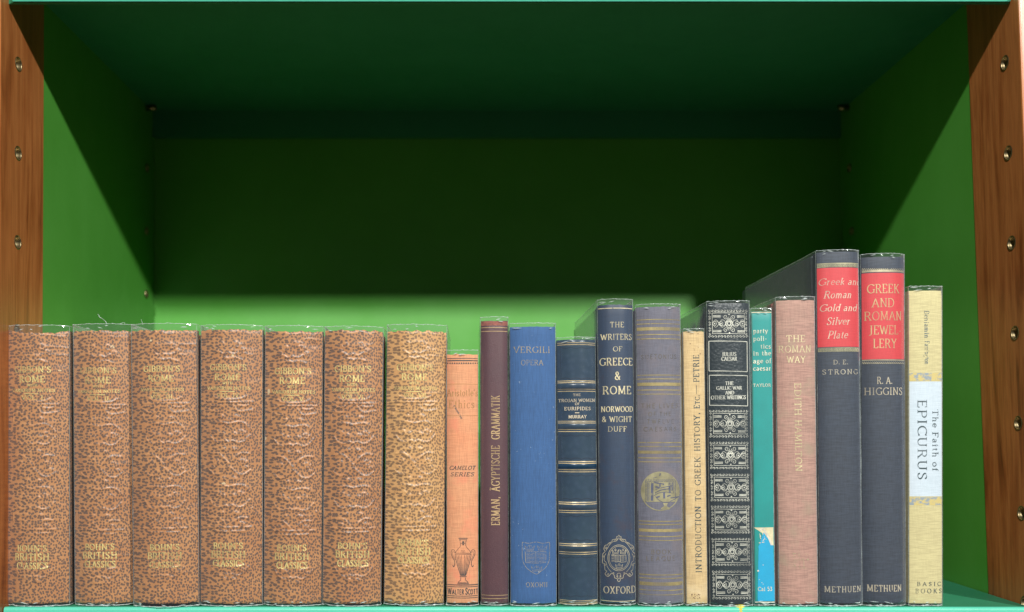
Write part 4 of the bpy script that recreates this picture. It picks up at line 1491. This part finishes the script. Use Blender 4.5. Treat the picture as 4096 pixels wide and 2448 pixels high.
def cyan_edge(t, a, b):
    # t 0 foot .. 1 tip
    l = bk.loc(3030+t*5, 2408-t*270)[0]; r = bk.loc(3100-t*9, 2408-t*270)[0]
    if t > .80:
        q = (t-.80)/.2
        l += (.0030)*q; r -= (.0062)*q
    return (l+.00025*noise.noise(Vector((t*22, 5, 0))), r+.00025*noise.noise(Vector((t*22, 9, 0))))
bk.patch("blue_patch", m_cy, 3016, 2130, 3100, 2404, .00018, 12, 60, edge=cyan_edge)
ink = Ink()
ink.stroke([bk.loc(a, b) for a, b in ((3040, 2122), (3050, 2113), (3060, 2124), (3074, 2150), (3086, 2180))], px(7))
for q in range(26):
    t_ = random.random()
    c = bk.loc(3036+random.uniform(0, 34)*(.5+t_/2), 2135+random.uniform(0, 38)); ink.dot(c[0], c[1], px(random.uniform(.8, 2.6)), 6)
for (a, b, r) in ((3032, 2283, 4), (3037, 2318, 1.6), (3047, 2330, 1.6), (3052, 2336, 1.5), (3052, 2260, 2)):
    c = bk.loc(a, b); ink.dot(c[0], c[1], px(r), 6)
bk.line(ink, 3012, 3098, 2408, 4)
bk.lay(ink, "torn_fibres", mat_plain("paper_fibres", (.66, .62, .52), .85, 0, 500, .3), .00026)
ink = Ink()
K = dict(thick=.18, thin=.10, gap=.12)
bk.write(ink, "party", 3012, 1314, 3070, 1333, **K)
bk.write(ink, "poli-", 3012, 1345, 3067, 1363.5, **K)
bk.write(ink, "tics", 3041, 1376, 3083, 1394.5, **K)
bk.write(ink, "in the", 3012, 1403.5, 3083, 1422, **K)
bk.write(ink, "age of", 3012, 1434, 3084, 1453, **K)
bk.write(ink, "caesar", 3012, 1464, 3083, 1482.5, **K)
bk.write(ink, "TAYLOR", 3012, 1535, 3082, 1547, thick=.17, thin=.1, gap=.2)
bk.write(ink, "Cal 53", 3031, 2348, 3088, 2363, serif=False, thick=.17)
bk.lay(ink, "title_lettering", mat_foil("pale_cream_print", (.80, .84, .66), .27, 0, .5), .00028)

# ------------------------------------------------------------------ dusty pink cloth book
m_pk = mat_cloth("dusty_pink_cloth", (.44, .235, .185), (.41, .25, .19), 1200, .24, .3, stain=(.36, .26, .18))
m_pb = mat_cloth("rose_brown_cloth", (.26, .085, .065), (.24, .09, .07), 1200, .2)
bk = Book("book", "dusty pink linen book with faded gold title, beside the slim teal paperback", (3097, 3252), (3106, 3271), 1203, 1190, .6610, .0034, .140,
          m_pk, m_pb, bot=2417, film_bot=2427, p=2.8, res=(34, 60), tatter=.0002)
ink = Ink()
K = dict(thick=.12, thin=.06)
bk.write(ink, "THE", 3144, 1342, 3221, 1368, **K)
bk.write(ink, "ROMAN", 3113, 1383, 3243, 1411, **K)
bk.write(ink, "WAY", 3147, 1425, 3221, 1451, **K)
bk.write_down(ink, "EDITH", 3178, 3203, 1532, 1662, thick=.15, thin=.09)
bk.write_down(ink, "HAMILTON", 3180, 3205, 1680, 1885, thick=.15, thin=.09)
bk.lay(ink, "title_lettering", mat_foil("worn_gold_on_pink", (.86, .74, .42), .26, .1, .45))
ink = Ink()
def rp(a, b): return bk.loc(3090+a/5.115, 2150+b/5.115)
for L, wd in (([(410, 325), (470, 325), (505, 355), (450, 390), (440, 380)], 2.4), ([(435, 330), (430, 470)], 1.5), ([(605, 340), (650, 345), (700, 335), (740, 350)], 2.2), ([(600, 440), (745, 445)], 3.2),
              ([(405, 485), (460, 455), (745, 460)], 2), ([(410, 490), (425, 540), (465, 590)], 3), ([(540, 330), (545, 440)], 1.6), ([(540, 530), (550, 600)], 2), ([(640, 480), (645, 620)], 2), ([(540, 622), (700, 625)], 1.6), ([(660, 350), (662, 440)], 1.6)):
    ink.stroke([rp(*p) for p in L], px(wd))
bk.lay(ink, "worn_monogram", mat_foil("rubbed_gold_on_pink", (.60, .50, .30), .46, .1, .5))

# ------------------------------------------------------------------ the two tall dark books with red labels
m_dk = mat_cloth("dark_slate_blue_cloth", (.016, .028, .052), (.022, .031, .050), 1300, .3, .4, rough=.6)
m_side = mat_cloth("slate_board_cloth", (.034, .045, .052), (.020, .032, .038), 1300, .3, .5, rough=.5, fleck=(.10, .12, .13))
m_red = mat_cloth("red_label_leather", (.62, .03, .038), (.58, .028, .034), 1700, .1, .5, rough=.5)
GROUP_R = "tall slate blue books with red title labels"
bk = Book("book", "tallest slate blue book, red label with slanted title between key pattern bands", (3256, 3431), (3274, 3446), 1010, 1004, .6610, .0040, .182,
          m_dk, m_side, GROUP_R, bot=2414, film_bot=2432, p=3, res=(38, 60))
bk.patch("red_label", m_red, 3266, 1073, 3440, 1390, .00008, 24, 16)
M['keygold'] = mat_foil("antique_gold_band", (.50, .46, .27), .25, .2, .45)
bk.patch("key_pattern_band", M['keygold'], 3262, 1054, 3440, 1073, .00012, 24, 2)
bk.patch("key_pattern_band", M['keygold'], 3266, 1391, 3442, 1409, .00012, 24, 2)
ink = Ink()
for (ya, sh) in ((1058, 0), (1394, 3)):
    for k in range(9):
        x = 3268+sh+k*19
        P = [(x, ya+12), (x, ya), (x+14, ya), (x+14, ya+9), (x+5, ya+9), (x+5, ya+4), (x+10, ya+4)]
        ink.stroke([bk.loc(*p) for p in P], px(1.7))
bk.lay(ink, "key_pattern", mat_plain("dark_key_lines", (.06, .075, .07), .6), .0002)
ink = Ink()
K = dict(thick=.13, thin=.06, ital=.24, gap=.08)
bk.write(ink, "Greek and", 3270, 1113, 3441, 1143, space=.36, **K)
bk.write(ink, "Roman", 3293, 1164, 3404, 1194, **K)
bk.write(ink, "Gold and", 3275, 1217, 3425, 1247, space=.36, **K)
bk.write(ink, "Silver", 3304, 1270, 3397, 1300, **K)
bk.write(ink, "Plate", 3309, 1324, 3389, 1354, **K)
bk.lay(ink, "title_lettering", mat_foil("pale_gold_on_red", (.84, .66, .50), .33, .1, .4), .0002)
ink = Ink()
bk.write(ink, "D. E.", 3333, 1440, 3392, 1457, thick=.16, thin=.09)
bk.write(ink, "STRONG", 3288, 1478, 3430, 1498, thick=.16, thin=.09, gap=.28)
bk.write(ink, "METHUEN", 3297, 2346, 3443, 2367, thick=.15, thin=.08, gap=.2)
bk.lay(ink, "author_lettering", mat_foil("greyed_gold", (.60, .54, .42), .35, .1, .45))

bk = Book("book", "tall slate blue book with red label between rope borders, beside the yellow book", (3435, 3621), (3449, 3619), 1030, 1018, .6615, .0050, .178,
          m_dk, m_side, GROUP_R, bot=2412, film_bot=2430, p=2.7, res=(38, 60))
bk.patch("red_label", m_red, 3436, 1095, 3620, 1439, .00008, 24, 16)
ink = Ink()
for y, th in ((1088.5, 7), (1442, 3.5)):
    bk.line(ink, 3437, 3620, y, th)
for (ya, yb) in ((1074, 1083), (1447, 1455)):
    bk.line(ink, 3437, 3620, yb+.6, 1.2)
    for k in range(22):
        x = 3438+k*8.4
        ink.stroke([bk.loc(*p) for p in ((x, ya), (x+4, ya+3), (x+9, yb))], px(2.8), (px(1), 0))
bk.lay(ink, "rope_border", mat_foil("rope_gold", (.66, .58, .38), .30, .2, .4), .00016)
ink = Ink()
K = dict(thick=.11, thin=.055, gap=.10)
bk.write(ink, "GREEK", 3467, 1137, 3596, 1174, **K)
bk.write(ink, "AND", 3486, 1194, 3576, 1229, **K)
bk.write(ink, "ROMAN", 3455, 1246, 3605, 1283, **K)
bk.write(ink, "JEWEL-", 3475, 1302, 3604, 1338, **K)
bk.write(ink, "LERY", 3492, 1356, 3586, 1392, **K)
bk.lay(ink, "title_lettering", mat_foil("old_gold_on_red", (.72, .50, .25), .31, .2, .4), .0002)
ink = Ink()
bk.write(ink, "R. A.", 3508, 1508, 3569, 1535, thick=.13, thin=.07)
bk.write(ink, "HIGGINS", 3455, 1551, 3609, 1580, thick=.13, thin=.07)
bk.write(ink, "METHUEN", 3467, 2341, 3605, 2363, thick=.15, thin=.08, gap=.15)
bk.lay(ink, "author_lettering", mat_foil("greyed_gold_rubbed", (.62, .54, .40), .36, .1, .45))

# ------------------------------------------------------------------ yellow book
m_ye = mat_cloth("straw_yellow_cloth", (.62, .54, .27), (.58, .50, .25), 1300, .16, .25)
m_wl = mat_cloth("pale_blue_label", (.60, .68, .76), (.56, .66, .74), 1500, .10, .4)
t = NT("mottled_band")
co = t.coords()
mk = t.ramp(t.noise(co, 260, 4, .7), [(.44, grey(0)), (.54, grey(1))])
t.l(t.mix(mk, (.27, .32, .36), (.60, .48, .17)), t.b.inputs["Base Color"])
t.b.inputs["Roughness"].default_value = .7
bk = Book("book", "straw yellow book at the right end with a pale blue title label", (3627, 3760), (3624, 3766), 1164, 1147, .6630, .0014, .130,
          m_ye, m_ye, bot=2414, film_bot=2424, p=3.4, res=(28, 60), tatter=.0002)
bk.patch("title_label", m_wl, 3638, 1526, 3770, 1985, .00008, 16, 20)
bk.patch("mottled_band", t.m, 3634, 1492, 3770, 1524, .00008, 16, 3)
bk.patch("mottled_band", t.m, 3638, 1988, 3772, 2020, .00008, 16, 3)
ink = Ink()
bk.write_down(ink, "EPICURUS", 3671, 3706, 1599, 1919, thick=.17, thin=.055, gap=.16)
bk.write_down(ink, "The Faith of", 3730, 3752, 1637, 1884, thick=.17, thin=.09, gap=.12)
bk.write(ink, "BASIC", 3668, 2328, 3762, 2343, thick=.16, thin=.08, gap=.5)
bk.write(ink, "BOOKS", 3661, 2355, 3766, 2372, thick=.16, thin=.08, gap=.45)
bk.lay(ink, "title_lettering", M['navy_ink'], .0002)
ink = Ink()
bk.write_down(ink, "Benjamin", 3698, 3716, 1242, 1352, thick=.15, thin=.07, gap=.10)
bk.write_down(ink, "Farrington", 3699, 3717, 1364, 1457, thick=.15, thin=.07, gap=.10)
bk.lay(ink, "author_lettering", mat_foil("blue_grey_print", (.11, .17, .20), .42, 0, .6), .0002)
